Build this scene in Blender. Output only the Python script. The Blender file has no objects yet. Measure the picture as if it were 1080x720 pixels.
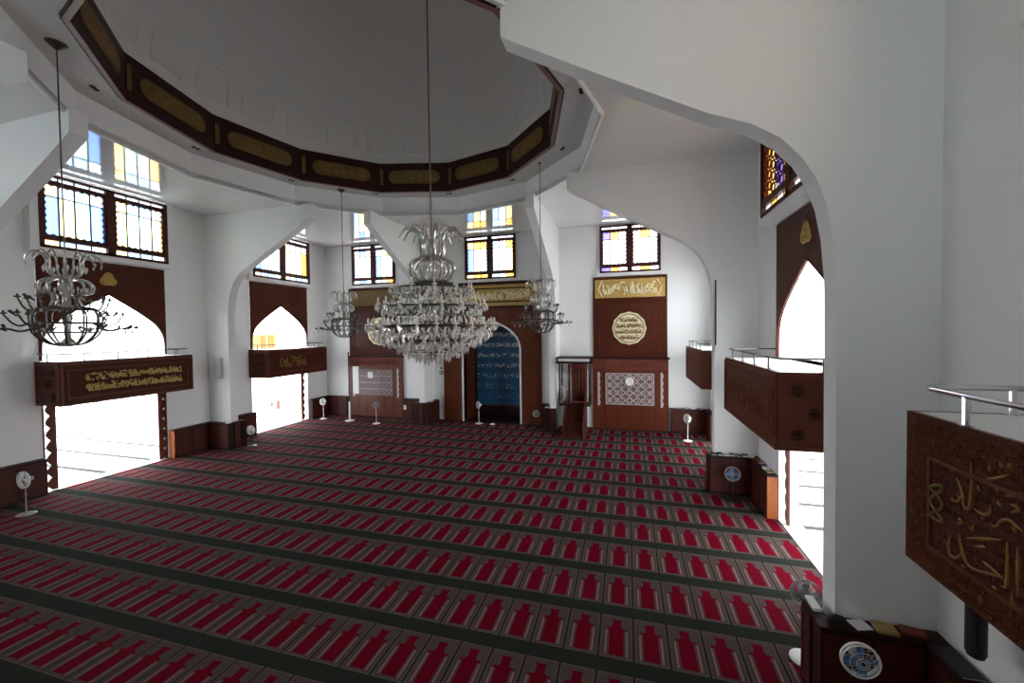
import bpy, bmesh, math, random
from mathutils import Vector, Matrix
from mathutils.geometry import tessellate_polygon
PI = math.pi
S = bpy.context.scene
COL = S.collection
random.seed(7)

# ------------------------------------------------------------------ camera
cam_d = bpy.data.cameras.new('camera')
cam = bpy.data.objects.new('camera', cam_d); COL.objects.link(cam)
S.camera = cam
YAW, PITCH, ROLL, FPX = 0.27089, 0.02384, -0.01274, 420.84
r0 = Vector((math.cos(YAW), math.sin(YAW), 0)); f0 = Vector((-math.sin(YAW), math.cos(YAW), 0)); u0 = Vector((0, 0, 1))
fw = f0*math.cos(PITCH) - u0*math.sin(PITCH); up = u0*math.cos(PITCH) + f0*math.sin(PITCH)
rr = r0*math.cos(ROLL) + up*math.sin(ROLL); uu = up*math.cos(ROLL) - r0*math.sin(ROLL)
M = Matrix((rr, uu, -fw)).transposed().to_4x4(); M.translation = Vector((7.16, -9.925, 5.0))
cam.matrix_world = M
cam_d.sensor_width = 36; cam_d.lens = 36*FPX/1080
cam_d.shift_x = -5.14/1080; cam_d.shift_y = -1.85/1080
cam_d.clip_start = 0.05; cam_d.clip_end = 300

# ------------------------------------------------------------------ light
W = bpy.data.worlds.new('world'); S.world = W; W.use_nodes = True
bg = W.node_tree.nodes['Background']
bg.inputs[0].default_value = (0.93, 0.965, 1.0, 1); bg.inputs[1].default_value = 6.0
S.view_settings.view_transform = 'Standard'; S.view_settings.look = 'None'
S.view_settings.gamma = 1; S.view_settings.use_curve_mapping = False
S.view_settings.exposure = 0.8

XE, XW, YN, YS = 10.9, -10.75, 10.65, -10.8
ZC = 10.2            # glossy ceiling
ZS = 10.94           # soffit of the recess under the dome
RO = 6.6; RB = 5.63
BAYS = (-7.28, 0.0, 7.28)
BAYC = (-7.3, -0.05, 7.3)

def portal(x, y, z, sx, sz, side):
    l = bpy.data.lights.new('daylight_portal', 'AREA'); l.shape = 'RECTANGLE'; l.size = sx; l.size_y = sz; l.energy = 1
    l.cycles.is_portal = True
    o = bpy.data.objects.new('daylight_portal', l); COL.objects.link(o); o.location = (x, y, z)
    d = {'E': Vector((-1, 0, 0)), 'W': Vector((1, 0, 0)), 'N': Vector((0, -1, 0)), 'S': Vector((0, 1, 0))}[side]
    o.rotation_euler = d.to_track_quat('-Z', 'Y').to_euler()
for b in BAYS:
    for sd, xx in (('E', XE+.55), ('W', XW-.55)):
        if b > -5: portal(xx, b, 1.4, 3.6, 2.8, sd); portal(xx, b, 5.4, 3.6, 2.5, sd)
        portal(xx, b, 9.0, 3.7, 2.5, sd)
    portal(b, YN+.55, 9.0, 3.0, 2.5, 'N')
    portal(b, YS-.55, 9.0, 3.7, 2.5, 'S')

# ------------------------------------------------------------------ materials
def nt(name):
    m = bpy.data.materials.new(name); m.use_nodes = True
    return m, m.node_tree, m.node_tree.nodes['Principled BSDF']
def plain(name, col, rough=.5, metal=0, bump=0, bscale=20, var=0, spec=.5, coat=0):
    m, t, p = nt(name)
    p.inputs['Base Color'].default_value = (*col, 1); p.inputs['Roughness'].default_value = rough
    p.inputs['Metallic'].default_value = metal; p.inputs['Specular IOR Level'].default_value = spec
    p.inputs['Coat Weight'].default_value = coat
    tc = t.nodes.new('ShaderNodeTexCoord')
    n = t.nodes.new('ShaderNodeTexNoise'); n.inputs['Scale'].default_value = bscale; n.inputs['Detail'].default_value = 4
    t.links.new(tc.outputs['Object'], n.inputs['Vector'])
    if var:
        mx = t.nodes.new('ShaderNodeMix'); mx.data_type = 'RGBA'
        mx.inputs[6].default_value = (*[c*(1-var) for c in col], 1); mx.inputs[7].default_value = (*[min(1, c*(1+var)) for c in col], 1)
        t.links.new(n.outputs['Fac'], mx.inputs[0]); t.links.new(mx.outputs[2], p.inputs['Base Color'])
    if bump:
        b = t.nodes.new('ShaderNodeBump'); b.inputs['Strength'].default_value = bump; b.inputs['Distance'].default_value = .02
        t.links.new(n.outputs['Fac'], b.inputs['Height']); t.links.new(b.outputs[0], p.inputs['Normal'])
    return m
def carved(name, col, col2, scale=9, rough=.42, strength=.9):
    """dark wood cut with a tight scrolling relief; the colour darkens with the relief height"""
    m, t, p = nt(name)
    tc = t.nodes.new('ShaderNodeTexCoord')
    n = t.nodes.new('ShaderNodeTexNoise'); n.inputs['Scale'].default_value = scale*.35; n.inputs['Distortion'].default_value = 1.5
    v = t.nodes.new('ShaderNodeTexVoronoi'); v.feature = 'SMOOTH_F1'; v.inputs['Scale'].default_value = scale
    w = t.nodes.new('ShaderNodeTexNoise'); w.inputs['Scale'].default_value = scale*1.3; w.inputs['Distortion'].default_value = 2.5; w.inputs['Detail'].default_value = 2
    t.links.new(tc.outputs['Object'], v.inputs['Vector']); t.links.new(tc.outputs['Object'], w.inputs['Vector']); t.links.new(tc.outputs['Object'], n.inputs['Vector'])
    a = t.nodes.new('ShaderNodeMath'); a.operation = 'MULTIPLY'; t.links.new(v.outputs['Distance'], a.inputs[0]); t.links.new(w.outputs['Fac'], a.inputs[1])
    b = t.nodes.new('ShaderNodeBump'); b.inputs['Strength'].default_value = strength; b.inputs['Distance'].default_value = .03
    t.links.new(a.outputs[0], b.inputs['Height']); t.links.new(b.outputs[0], p.inputs['Normal'])
    mx = t.nodes.new('ShaderNodeMix'); mx.data_type = 'RGBA'; mx.inputs[6].default_value = (*col, 1); mx.inputs[7].default_value = (*col2, 1)
    t.links.new(a.outputs[0], mx.inputs[0]); t.links.new(mx.outputs[2], p.inputs['Base Color'])
    p.inputs['Roughness'].default_value = rough+.08; p.inputs['Specular IOR Level'].default_value = .15
    return m
def glasspane(name, col):
    m, t, p = nt(name); t.nodes.remove(p)
    out = t.nodes['Material Output']
    tr = t.nodes.new('ShaderNodeBsdfTransparent'); tr.inputs[0].default_value = (*col, 1)
    tl = t.nodes.new('ShaderNodeBsdfTranslucent'); tl.inputs[0].default_value = (*col, 1)
    gl = t.nodes.new('ShaderNodeBsdfGlossy'); gl.inputs['Roughness'].default_value = .1
    m1 = t.nodes.new('ShaderNodeMixShader'); m1.inputs[0].default_value = .5
    m2 = t.nodes.new('ShaderNodeMixShader'); m2.inputs[0].default_value = .05
    t.links.new(tr.outputs[0], m1.inputs[1]); t.links.new(tl.outputs[0], m1.inputs[2])
    t.links.new(m1.outputs[0], m2.inputs[1]); t.links.new(gl.outputs[0], m2.inputs[2]); t.links.new(m2.outputs[0], out.inputs[0])
    return m

MAT = {}
MAT['wall'] = plain('white_paint', (.83, .83, .825), .55, bump=.05, bscale=6, var=.015)
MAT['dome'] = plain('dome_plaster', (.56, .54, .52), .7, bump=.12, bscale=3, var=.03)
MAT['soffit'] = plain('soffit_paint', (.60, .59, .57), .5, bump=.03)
MAT['ceiling'] = plain('gloss_ceiling', (.72, .715, .70), .06, bump=.012, bscale=1.2, spec=.9, coat=.6)
MAT['wood'] = plain('dark_red_wood', (.062, .0115, .006), .5, spec=.25, bump=.25, bscale=9, var=.35)
MAT['wood_dark'] = plain('very_dark_wood', (.024, .004, .003), .5, spec=.25, bump=.2, bscale=9, var=.35)
MAT['wood_mid'] = plain('russet_wood', (.115, .023, .007), .45, spec=.3, bump=.2, bscale=7, var=.35)
MAT['wood_daylit'] = plain('daylit_orange_wood', (.34, .09, .018), .4, spec=.3, bump=.2, bscale=7, var=.3)  # orange of the doorway daylight put into the wood colour
MAT['carved'] = carved('carved_dark_wood', (.085, .018, .006), (.022, .004, .002), 9)
MAT['carved_mid'] = carved('carved_brown_wood', (.14, .034, .009), (.03, .007, .003), 11)
MAT['carved_red'] = carved('carved_reddish_wood', (.20, .055, .04), (.06, .012, .008), 8)
MAT['gold'] = carved('old_gold', (.62, .42, .13), (.20, .11, .03), 12, .35)
MAT['gold_plain'] = plain('gold_leaf', (.70, .50, .20), .33, metal=.55, bump=.1, var=.25)
MAT['gold_pale'] = plain('pale_gold', (.86, .76, .50), .35, metal=.25, bump=.2, bscale=15, var=.2)
MAT['gold_dull'] = plain('dull_gold_paint', (.25, .13, .03), .45, metal=.2, var=.25)
MAT['gold_dark'] = plain('dark_gold_paint', (.14, .088, .020), .55, metal=.2, var=.35, bscale=5)
MAT['marble'] = plain('white_marble', (.85, .86, .85), .25, var=.02)
MAT['steel'] = plain('polished_steel', (.78, .78, .78), .14, metal=1)
MAT['rail_dark'] = plain('dark_steel', (.12, .12, .12), .2, metal=.9)
MAT['white_pl'] = plain('white_plastic', (.8, .8, .78), .4)
MAT['grey_pl'] = plain('grey_plastic', (.30, .30, .29), .45)
MAT['black'] = plain('black_plastic', (.012, .012, .012), .4)
MAT['black_soft'] = plain('black_cloth', (.02, .02, .022), .85)
MAT['blue_pl'] = plain('blue_plastic', (.04, .20, .50), .35)
MAT['bronze'] = plain('dark_bronze', (.10, .09, .075), .3, metal=.7)
MAT['crystal'] = plain('grey_crystal', (.55, .53, .50), .14, metal=.5, spec=1)
MAT['crystal_lt'] = plain('clear_crystal', (.88, .85, .80), .08, metal=.4, spec=1)
MAT['bulb'] = plain('frosted_candle_bulb', (.85, .80, .70), .25)
MAT['lead'] = plain('lead_strip', (.03, .03, .035), .5)
MAT['paper'] = plain('white_paper', (.8, .8, .78), .7)
MAT['clockface'] = plain('white_clock_face', (.85, .85, .83), .4)
MAT['grille_back'] = plain('mauve_grey_board', (.17, .11, .11), .5)
MAT['grille_bar'] = plain('pale_grille', (.52, .45, .42), .5)
MAT['ground'] = None
MAT['lip'] = plain('pink_lit_wood_edge', (.20, .10, .085), .4, var=.1)  # pink light on the band edge put into its wood colour
MAT['yellow'] = plain('cream_covers', (.80, .55, .25), .6, var=.1)
MAT['orange'] = plain('amber_covers', (.78, .38, .08), .6)
MAT['green_cl'] = plain('olive_cover', (.10, .09, .035), .6)
MAT['red_cl'] = plain('red_cover', (.22, .03, .02), .55)
MAT['gold_cl'] = plain('gold_cover', (.45, .29, .08), .5)
MAT['dkgreen_cl'] = plain('dark_green_cover', (.018, .022, .018), .5)
GL = {k: glasspane('stained_glass_'+k, c) for k, c in dict(white=(.90, .93, .96), blue=(.36, .50, .88), pale=(.60, .74, .93), cream=(.93, .80, .50), amber=(.88, .62, .26), green=(.66, .88, .76), violet=(.36, .34, .85)).items()}

# carpet with woven prayer places
def carpet_mat():
    m, t, p = nt('prayer_carpet'); N = t.nodes; L = t.links
    p.inputs['Roughness'].default_value = .95; p.inputs['Specular IOR Level'].default_value = .02
    p.inputs['Sheen Weight'].default_value = 0; p.inputs['Sheen Roughness'].default_value = .4; p.inputs['Sheen Tint'].default_value = (.9, .62, .66, 1)
    tc = N.new('ShaderNodeTexCoord'); sp = N.new('ShaderNodeSeparateXYZ'); L.new(tc.outputs['Object'], sp.inputs[0])
    def mt(op, a, b=None, c=None):
        n = N.new('ShaderNodeMath'); n.operation = op
        for i, v in enumerate((a, b, c)):
            if v is None: continue
            if isinstance(v, (int, float)): n.inputs[i].default_value = v
            else: L.new(v, n.inputs[i])
        return n.outputs[0]
    PX, PY = .5325, 1.204
    fx = mt('MULTIPLY', mt('FRACT', mt('DIVIDE', mt('SUBTRACT', sp.outputs[0], 7.222), PX)), PX)
    fy = mt('MULTIPLY', mt('FRACT', mt('DIVIDE', mt('SUBTRACT', sp.outputs[1], -1.41), PY)), PY)
    ax = mt('ABSOLUTE', mt('SUBTRACT', fx, .266))          # distance from the mat's middle line
    def lt(a, b): return mt('LESS_THAN', a, b)
    def gt(a, b): return mt('GREATER_THAN', a, b)
    def AND(*q):
        r = q[0]
        for k in q[1:]: r = mt('MULTIPLY', r, k)
        return r
    def OR(*q):
        r = q[0]
        for k in q[1:]: r = mt('MAXIMUM', r, k)
        return r
    mat_zone = AND(lt(ax, .250), lt(fy, .93))
    border = AND(mat_zone, OR(gt(ax, .238), lt(fy, .02), gt(fy, .91)))
    field = AND(lt(ax, .222), gt(fy, .04), lt(fy, .89))
    body = AND(lt(ax, .116), gt(fy, .06), lt(fy, .60))
    # shoulders taper to a neck, then a small crown
    sh = AND(gt(fy, .60), lt(fy, .70), lt(ax, mt('SUBTRACT', .116, mt('MULTIPLY', mt('SUBTRACT', fy, .60), .55))))
    head = AND(gt(fy, .66), lt(fy, .83), lt(ax, .070))
    flare = AND(gt(fy, .595), lt(fy, .64), lt(ax, .165))
    crown = AND(gt(fy, .80), lt(fy, .835), lt(ax, .085))
    red = OR(body, sh, head, flare, crown)
    stripe = AND(gt(ax, .150), lt(ax, .176), gt(fy, .06), lt(fy, .58))
    stripe2 = AND(gt(ax, .19), lt(ax, .20), gt(fy, .06), lt(fy, .80))
    nz = N.new('ShaderNodeTexNoise'); nz.inputs['Scale'].default_value = 1.1; L.new(tc.outputs['Object'], nz.inputs['Vector'])
    nf = N.new('ShaderNodeTexNoise'); nf.inputs['Scale'].default_value = 160; L.new(tc.outputs['Object'], nf.inputs['Vector'])
    def mix(f, a, b):
        n = N.new('ShaderNodeMix'); n.data_type = 'RGBA'; L.new(f, n.inputs[0])
        for i, v in ((6, a), (7, b)):
            if isinstance(v, tuple): n.inputs[i].default_value = (*v, 1)
            else: L.new(v, n.inputs[i])
        return n.outputs[2]
    c = mix(mat_zone, (.027, .030, .024), (.090, .066, .060))
    c = mix(border, c, (.125, .095, .087))
    c = mix(AND(mat_zone, stripe2), c, (.09, .045, .045))
    c = mix(AND(mat_zone, stripe), c, (.29, .16, .15))
    gap = AND(gt(ax, .256), lt(fy, .93)); c = mix(gap, c, (.016, .018, .015))
    c = mix(red, c, (.145, .0015, .013))
    v = N.new('ShaderNodeMix'); v.data_type = 'RGBA'; v.blend_type = 'MULTIPLY'; v.inputs[0].default_value = .35
    L.new(c, v.inputs[6]); L.new(nf.outputs['Fac'], v.inputs[7]); L.new(v.outputs[2], p.inputs['Base Color'])
    b = N.new('ShaderNodeBump'); b.inputs['Strength'].default_value = .4; b.inputs['Distance'].default_value = .004
    L.new(nf.outputs['Fac'], b.inputs['Height']); L.new(b.outputs[0], p.inputs['Normal'])
    return m
MAT['carpet'] = carpet_mat()
def tile_mat(name, base, line_col, sx, sy, w):
    m, t, p = nt(name); N = t.nodes; L = t.links
    tc = N.new('ShaderNodeTexCoord'); sp = N.new('ShaderNodeSeparateXYZ'); L.new(tc.outputs['Object'], sp.inputs[0])
    outs = []
    for i, s in ((0, sx), (1, sy)):
        d = N.new('ShaderNodeMath'); d.operation = 'DIVIDE'; L.new(sp.outputs[i], d.inputs[0]); d.inputs[1].default_value = s
        f = N.new('ShaderNodeMath'); f.operation = 'FRACT'; L.new(d.outputs[0], f.inputs[0])
        l = N.new('ShaderNodeMath'); l.operation = 'LESS_THAN'; L.new(f.outputs[0], l.inputs[0]); l.inputs[1].default_value = w/s
        outs.append(l.outputs[0])
    mx = N.new('ShaderNodeMath'); mx.operation = 'MAXIMUM'; L.new(outs[0], mx.inputs[0]); L.new(outs[1], mx.inputs[1])
    c = N.new('ShaderNodeMix'); c.data_type = 'RGBA'; c.inputs[6].default_value = (*base, 1); c.inputs[7].default_value = (*line_col, 1)
    L.new(mx.outputs[0], c.inputs[0]); L.new(c.outputs[2], p.inputs['Base Color']); p.inputs['Roughness'].default_value = .95; p.inputs['Specular IOR Level'].default_value = 0
    return m
MAT['ground'] = tile_mat('courtyard_tiles', (.80, .80, .79), (.075, .075, .08), 60, 1.5, .22)  # dark lines across the tiles at even spacing
def blue_tile():
    m, t, p = nt('blue_inscribed_tiles'); N = t.nodes; L = t.links
    tc = N.new('ShaderNodeTexCoord'); sp = N.new('ShaderNodeSeparateXYZ'); L.new(tc.outputs['Object'], sp.inputs[0])
    def mt(op, a, b=None):
        n = N.new('ShaderNodeMath'); n.operation = op
        for i, v in enumerate((a, b)):
            if v is None: continue
            if isinstance(v, (int, float)): n.inputs[i].default_value = v
            else: L.new(v, n.inputs[i])
        return n.outputs[0]
    z = sp.outputs[2]
    fr = mt('FRACT', mt('DIVIDE', z, .62))
    band = mt('MULTIPLY', mt('GREATER_THAN', fr, .45), mt('LESS_THAN', fr, .86))
    n = N.new('ShaderNodeTexNoise'); n.inputs['Scale'].default_value = 7; n.inputs['Detail'].default_value = 3
    mp = N.new('ShaderNodeMapping'); mp.inputs['Scale'].default_value = (1.2, 1.2, 1.5); L.new(tc.outputs['Object'], mp.inputs[0]); L.new(mp.outputs[0], n.inputs['Vector'])
    thr = mt('SUBTRACT', .60, mt('MULTIPLY', mt('SUBTRACT', z, 2.0), .06))
    ink = mt('MULTIPLY', band, mt('GREATER_THAN', n.outputs['Fac'], thr))
    line = mt('LESS_THAN', mt('FRACT', mt('DIVIDE', z, .31)), .06)
    c = N.new('ShaderNodeMix'); c.data_type = 'RGBA'; c.inputs[6].default_value = (.022, .13, .30, 1); c.inputs[7].default_value = (.72, .80, .82, 1); L.new(ink, c.inputs[0])
    d = N.new('ShaderNodeMix'); d.data_type = 'RGBA'; L.new(c.outputs[2], d.inputs[6]); d.inputs[7].default_value = (.12, .24, .36, 1); L.new(line, d.inputs[0])
    L.new(d.outputs[2], p.inputs['Base Color']); p.inputs['Roughness'].default_value = .3
    return m
MAT['bluetile'] = blue_tile()

# ------------------------------------------------------------------ geometry helpers
def IDM(p): return Vector(p)
def FR(side):
    """map (along wall, distance into the room, height) to the world"""
    return {'E': lambda p: Vector((XE-p[1], p[0], p[2])), 'W': lambda p: Vector((XW+p[1], p[0], p[2])),
            'N': lambda p: Vector((p[0], YN-p[1], p[2])), 'S': lambda p: Vector((p[0], YS+p[1], p[2]))}[side]
class G:
    def __init__(s, f=IDM): s.b = bmesh.new(); s.f = f
    def v(s, p): return s.b.verts.new(s.f(p))
    def face(s, vs, mi=0):
        try: fc = s.b.faces.new(vs); fc.material_index = mi; return fc
        except ValueError: return None
    def box(s, x0, x1, y0, y1, z0, z1, mi=0):
        q = [s.v((x, y, z)) for z in (z0, z1) for y in (y0, y1) for x in (x0, x1)]
        for a in ((0,1,3,2),(4,6,7,5),(0,4,5,1),(2,3,7,6),(0,2,6,4),(1,5,7,3)): s.face([q[i] for i in a], mi)
        return s
    def prism(s, poly, d0, d1, plane='sz', mi=0):
        """extrude a 2-D outline; plane 'sz' (depth = middle coordinate), 'xy' (depth = height), 'dz' (depth = first)"""
        def P(a, b, d): return {'sz': (a, d, b), 'xy': (a, b, d), 'dz': (d, a, b)}[plane]
        A = [s.v(P(a, b, d0)) for a, b in poly]; B = [s.v(P(a, b, d1)) for a, b in poly]
        n = len(poly)
        for t in tessellate_polygon([[Vector((a, b, 0)) for a, b in poly]]):
            s.face([A[i] for i in t], mi); s.face([B[i] for i in t[::-1]], mi)
        for i in range(n): s.face([A[i], A[(i+1) % n], B[(i+1) % n], B[i]], mi)
        return s
    def ring(s, inner, outer, d0, d1, mi=0):
        """flat board between two outlines with the same number of points (along, height)"""
        n = len(inner)
        a = [[s.v((p[0], d, p[1])) for p in L] for L in (inner, outer) for d in (d0, d1)]
        for i in range(n):
            j = (i+1) % n
            s.face([a[0][i], a[0][j], a[2][j], a[2][i]], mi); s.face([a[1][i], a[1][j], a[3][j], a[3][i]], mi)
            s.face([a[0][i], a[0][j], a[1][j], a[1][i]], mi); s.face([a[2][i], a[2][j], a[3][j], a[3][i]], mi)
        return s
    def tube(s, pts, r, n=6, mi=0, closed=False, cap=True):
        pts = [Vector(p) for p in pts]; rs = r if isinstance(r, (list, tuple)) else [r]*len(pts)
        rings = []; N = len(pts); ref = None
        for i, p in enumerate(pts):
            if closed: d = pts[(i+1) % N]-pts[i-1]
            else: d = pts[min(i+1, N-1)]-pts[max(i-1, 0)]
            if d.length < 1e-9: d = Vector((0, 0, 1))
            d.normalize()
            if ref is None: ref = Vector((0, 0, 1)) if abs(d.z) < .9 else Vector((1, 0, 0))
            a = d.cross(ref)
            if a.length < 1e-4: a = d.cross(Vector((0, 1, 0)))
            a.normalize(); b = a.cross(d).normalized(); ref = b
            rings.append([s.v(p + rs[i]*(math.cos(2*PI*k/n)*a + math.sin(2*PI*k/n)*b)) for k in range(n)])
        for i in range(N if closed else N-1):
            A, B = rings[i], rings[(i+1) % N]
            for k in range(n): s.face([A[k], A[(k+1) % n], B[(k+1) % n], B[k]], mi)
        if cap and not closed: s.face(rings[0][::-1], mi); s.face(rings[-1], mi)
        return s
    def lathe(s, prof, n=16, c=(0, 0, 0), mi=0):
        cols = []
        for r, z in prof:
            if r < 1e-5: cols.append([s.v((c[0], c[1], c[2]+z))])
            else: cols.append([s.v((c[0]+r*math.cos(2*PI*k/n), c[1]+r*math.sin(2*PI*k/n), c[2]+z)) for k in range(n)])
        for A, B in zip(cols, cols[1:]):
            for k in range(n):
                j = (k+1) % n
                if len(A) == 1 and len(B) == 1: continue
                if len(A) == 1: s.face([A[0], B[k], B[j]], mi)
                elif len(B) == 1: s.face([A[k], A[j], B[0]], mi)
                else: s.face([A[k], A[j], B[j], B[k]], mi)
        return s
    def octa(s, c, r, h, mi=0):
        x, y, z = c; t = s.v((x, y, z+h*.35)); b = s.v((x, y, z-h*.65))
        q = [s.v((x+r*math.cos(k*PI/2+.4), y+r*math.sin(k*PI/2+.4), z)) for k in range(4)]
        for k in range(4): s.face([t, q[k], q[(k+1) % 4]], mi); s.face([b, q[(k+1) % 4], q[k]], mi)
        return s
ORG = {}
def smooth_pts(pts, k=5):
    """Catmull-Rom through the points"""
    P = [Vector(p) for p in pts]; P = [2*P[0]-P[1]]+P+[2*P[-1]-P[-2]]; out = []
    for i in range(1, len(P)-2):
        for j in range(k):
            t = j/k; a, b, c, d = P[i-1:i+3]
            out.append(.5*((2*b)+(c-a)*t+(2*a-5*b+4*c-d)*t*t+(3*b-a-3*c+d)*t**3))
    out.append(P[-2]); return out
def obj(name, g, mats, parent=None, smooth=False, org=None):
    bmesh.ops.recalc_face_normals(g.b, faces=g.b.faces)
    if parent is not None: o_ = ORG[parent.name]
    elif org is not None: o_ = Vector(org)
    else:
        xs = [v.co for v in g.b.verts]
        o_ = Vector(((min(p.x for p in xs)+max(p.x for p in xs))/2, (min(p.y for p in xs)+max(p.y for p in xs))/2, min(p.z for p in xs)))
    bmesh.ops.translate(g.b, verts=g.b.verts, vec=-o_)
    me = bpy.data.meshes.new(name); g.b.to_mesh(me); g.b.free()
    for m in (mats if isinstance(mats, (list, tuple)) else [mats]): me.materials.append(MAT[m] if isinstance(m, str) else m)
    if smooth: me.shade_smooth()
    o = bpy.data.objects.new(name, me); COL.objects.link(o)
    if parent is not None: o.parent = parent
    else: o.location = o_
    ORG[o.name] = o_
    return o
def tag(o, label, cat, group=None):
    o['label'] = label; o['category'] = cat
    if group: o['group'] = group
    return o
def thing(name, loc, label=None, cat=None, group=None, kind=None):
    o = bpy.data.objects.new(name, None); COL.objects.link(o); o.location = loc; o.empty_display_size = .2
    ORG[o.name] = Vector(loc)
    if label: tag(o, label, cat, group)
    if kind: o['kind'] = kind
    return o
def struct(name, g, mats, label=None, smooth=False):
    o = obj(name, g, mats, smooth=smooth, org=(0, 0, 0)); o['kind'] = 'structure'
    if label: o['label'] = label
    return o
KIDS = {}
def copy_tree(o, loc=None, rz=None, label=None):
    def rec(a, par):
        c = a.copy(); COL.objects.link(c); ORG[c.name] = ORG.get(a.name, Vector())
        if par is not None: c.parent = par; c.matrix_parent_inverse = a.matrix_parent_inverse.copy()
        for ch in list(a.children): rec(ch, c)
        return c
    r = rec(o, None)
    if loc is not None: r.location = loc; ORG[r.name] = Vector(loc)
    if rz is not None: r.rotation_euler = (0, 0, rz)
    if label: r['label'] = label
    return r

def scribble(g, s0, s1, z0, z1, d, r, seed, density=1.0, n=4, mi=0):
    """flowing pen strokes, hooks, loops and dots in relief, no words"""
    R = random.Random(seed); h = z1-z0; s = s0
    while s < s1-.05:
        k = R.random(); w = h*R.uniform(.25, .6)/density
        x1 = min(s+w, s1)
        if k < .3:
            zt = z0+h*R.uniform(.75, 1); pts = [(s, d, zt), (s+w*.05, d, z0+h*.35), (s+w*.3, d, z0+h*.12), (x1, d, z0+h*R.uniform(.15, .35))]
        elif k < .6:
            zc = z0+h*R.uniform(.2, .5); pts = [(s, d, zc+h*.2), (s+w*.3, d, zc-h*.12), (s+w*.7, d, zc-h*.1), (x1, d, zc+h*.25)]
        elif k < .8:
            cx, cz, q = s+w*.4, z0+h*R.uniform(.3, .7), h*R.uniform(.1, .2)
            pts = [(cx+q*math.cos(a), d, cz+q*math.sin(a)) for a in [i*PI/3 for i in range(7)]]+[(x1, d, cz-h*.2)]
        else:
            zt = z0+h*R.uniform(.55, .95); pts = [(s, d, zt-h*.1), (s+w*.4, d, zt), (x1, d, zt-h*.06)]
        pts = [(min(max(p[0], s0), s1), p[1], min(max(p[2], z0), z1)) for p in pts]
        P = smooth_pts(pts, 3); m = len(P)
        g.tube(P, [r*(.45+.75*math.sin(PI*(i+.5)/m)) for i in range(m)], n, mi)
        for _ in range(R.randint(0, 2)):
            a, b = R.uniform(s, x1), R.uniform(z0+.05*h, z0+.95*h)
            g.octa((a, d, b), r*1.6, r*3, mi)
        s += w*R.uniform(.35, .7)
    return g

# ------------------------------------------------------------------ shell
def wall(name, side, s0, s1, z0, z1, holes, th=.45):
    g = G(FR(side))
    ss = sorted({s0, s1, *[h[0] for h in holes], *[h[1] for h in holes]}); zz = sorted({z0, z1, *[h[2] for h in holes], *[h[3] for h in holes]})
    def solid(i, j):
        if i < 0 or j < 0 or i >= len(ss)-1 or j >= len(zz)-1: return False
        a, b = (ss[i]+ss[i+1])/2, (zz[j]+zz[j+1])/2
        return not any(h[0] < a < h[1] and h[2] < b < h[3] for h in holes)
    for i in range(len(ss)-1):
        for j in range(len(zz)-1):
            if not solid(i, j): continue
            a, b, c, d = ss[i], ss[i+1], zz[j], zz[j+1]
            for y in (0, -th): g.face([g.v((a, y, c)), g.v((b, y, c)), g.v((b, y, d)), g.v((a, y, d))])
            if not solid(i-1, j): g.face([g.v((a, 0, c)), g.v((a, 0, d)), g.v((a, -th, d)), g.v((a, -th, c))])
            if not solid(i+1, j): g.face([g.v((b, 0, c)), g.v((b, 0, d)), g.v((b, -th, d)), g.v((b, -th, c))])
            if not solid(i, j-1): g.face([g.v((a, 0, c)), g.v((b, 0, c)), g.v((b, -th, c)), g.v((a, -th, c))])
            if not solid(i, j+1): g.face([g.v((a, 0, d)), g.v((b, 0, d)), g.v((b, -th, d)), g.v((a, -th, d))])
    bmesh.ops.remove_doubles(g.b, verts=g.b.verts, dist=1e-4)
    return struct(name, g, 'wall')
ew = []
for b in BAYC: ew += [(b-1.78, b+1.78, 0, 2.86), (b-1.8, b+1.8, 4.2, 7.56), (b-1.72, b+1.72, 7.86, 10.1)] if b > -5 else [(b-1.72, b+1.72, 7.86, 10.1)]  # unseen southern bays closed below the windows to cut light near the camera
wall('wall_west', 'W', YS-.45, YN+.45, 0, 11.3, ew); wall('wall_east', 'E', YS-.45, YN+.45, 0, 11.3, ew)
nh = [(-1.7, 1.7, 0, 5.6)] + [(b-1.36, b+1.36, 7.86, 10.1) for b in BAYS]
wall('wall_north', 'N', XW, XE, 0, 11.3, nh)
sh_ = []
for b in BAYS: sh_ += [(b-1.72, b+1.72, 7.86, 10.1)]
wall('wall_south', 'S', XW, XE, 0, 11.3, sh_)

g = G(); g.box(XW, XE, YS, YN, -.06, 0); struct('floor', g, 'carpet')
# thin white stone sill at each doorway
for i, (sd, b) in enumerate([(sd, b) for sd in 'WE' for b in BAYC[1:]]):
    g = G(FR(sd)); g.box(b-1.78, b+1.78, -.45, .0, -.06, .012); o = struct('trim_%d' % (i+1), g, 'marble')
# courtyard outside, one storey-high gallery deck along three sides
g = G(); g.box(-42, 42, -42, 42, -.35, -.07); struct('ground_courtyard', g, 'ground', 'white tiled courtyard with dark lines')
for nm, sd, a, b in (('gallery_west', 'W', YS-3.2, YN), ('gallery_east', 'E', YS-3.2, YN), ('gallery_south', 'S', XW, XE)):
    g = G(FR(sd)); g.box(a, b, -3.2, -.45, 3.98, 4.19); g.box(a, b, -3.35, -3.2, 3.98, 5.2)
    o = struct(nm, g, 'marble', 'white upper gallery deck outside the hall')

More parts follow.
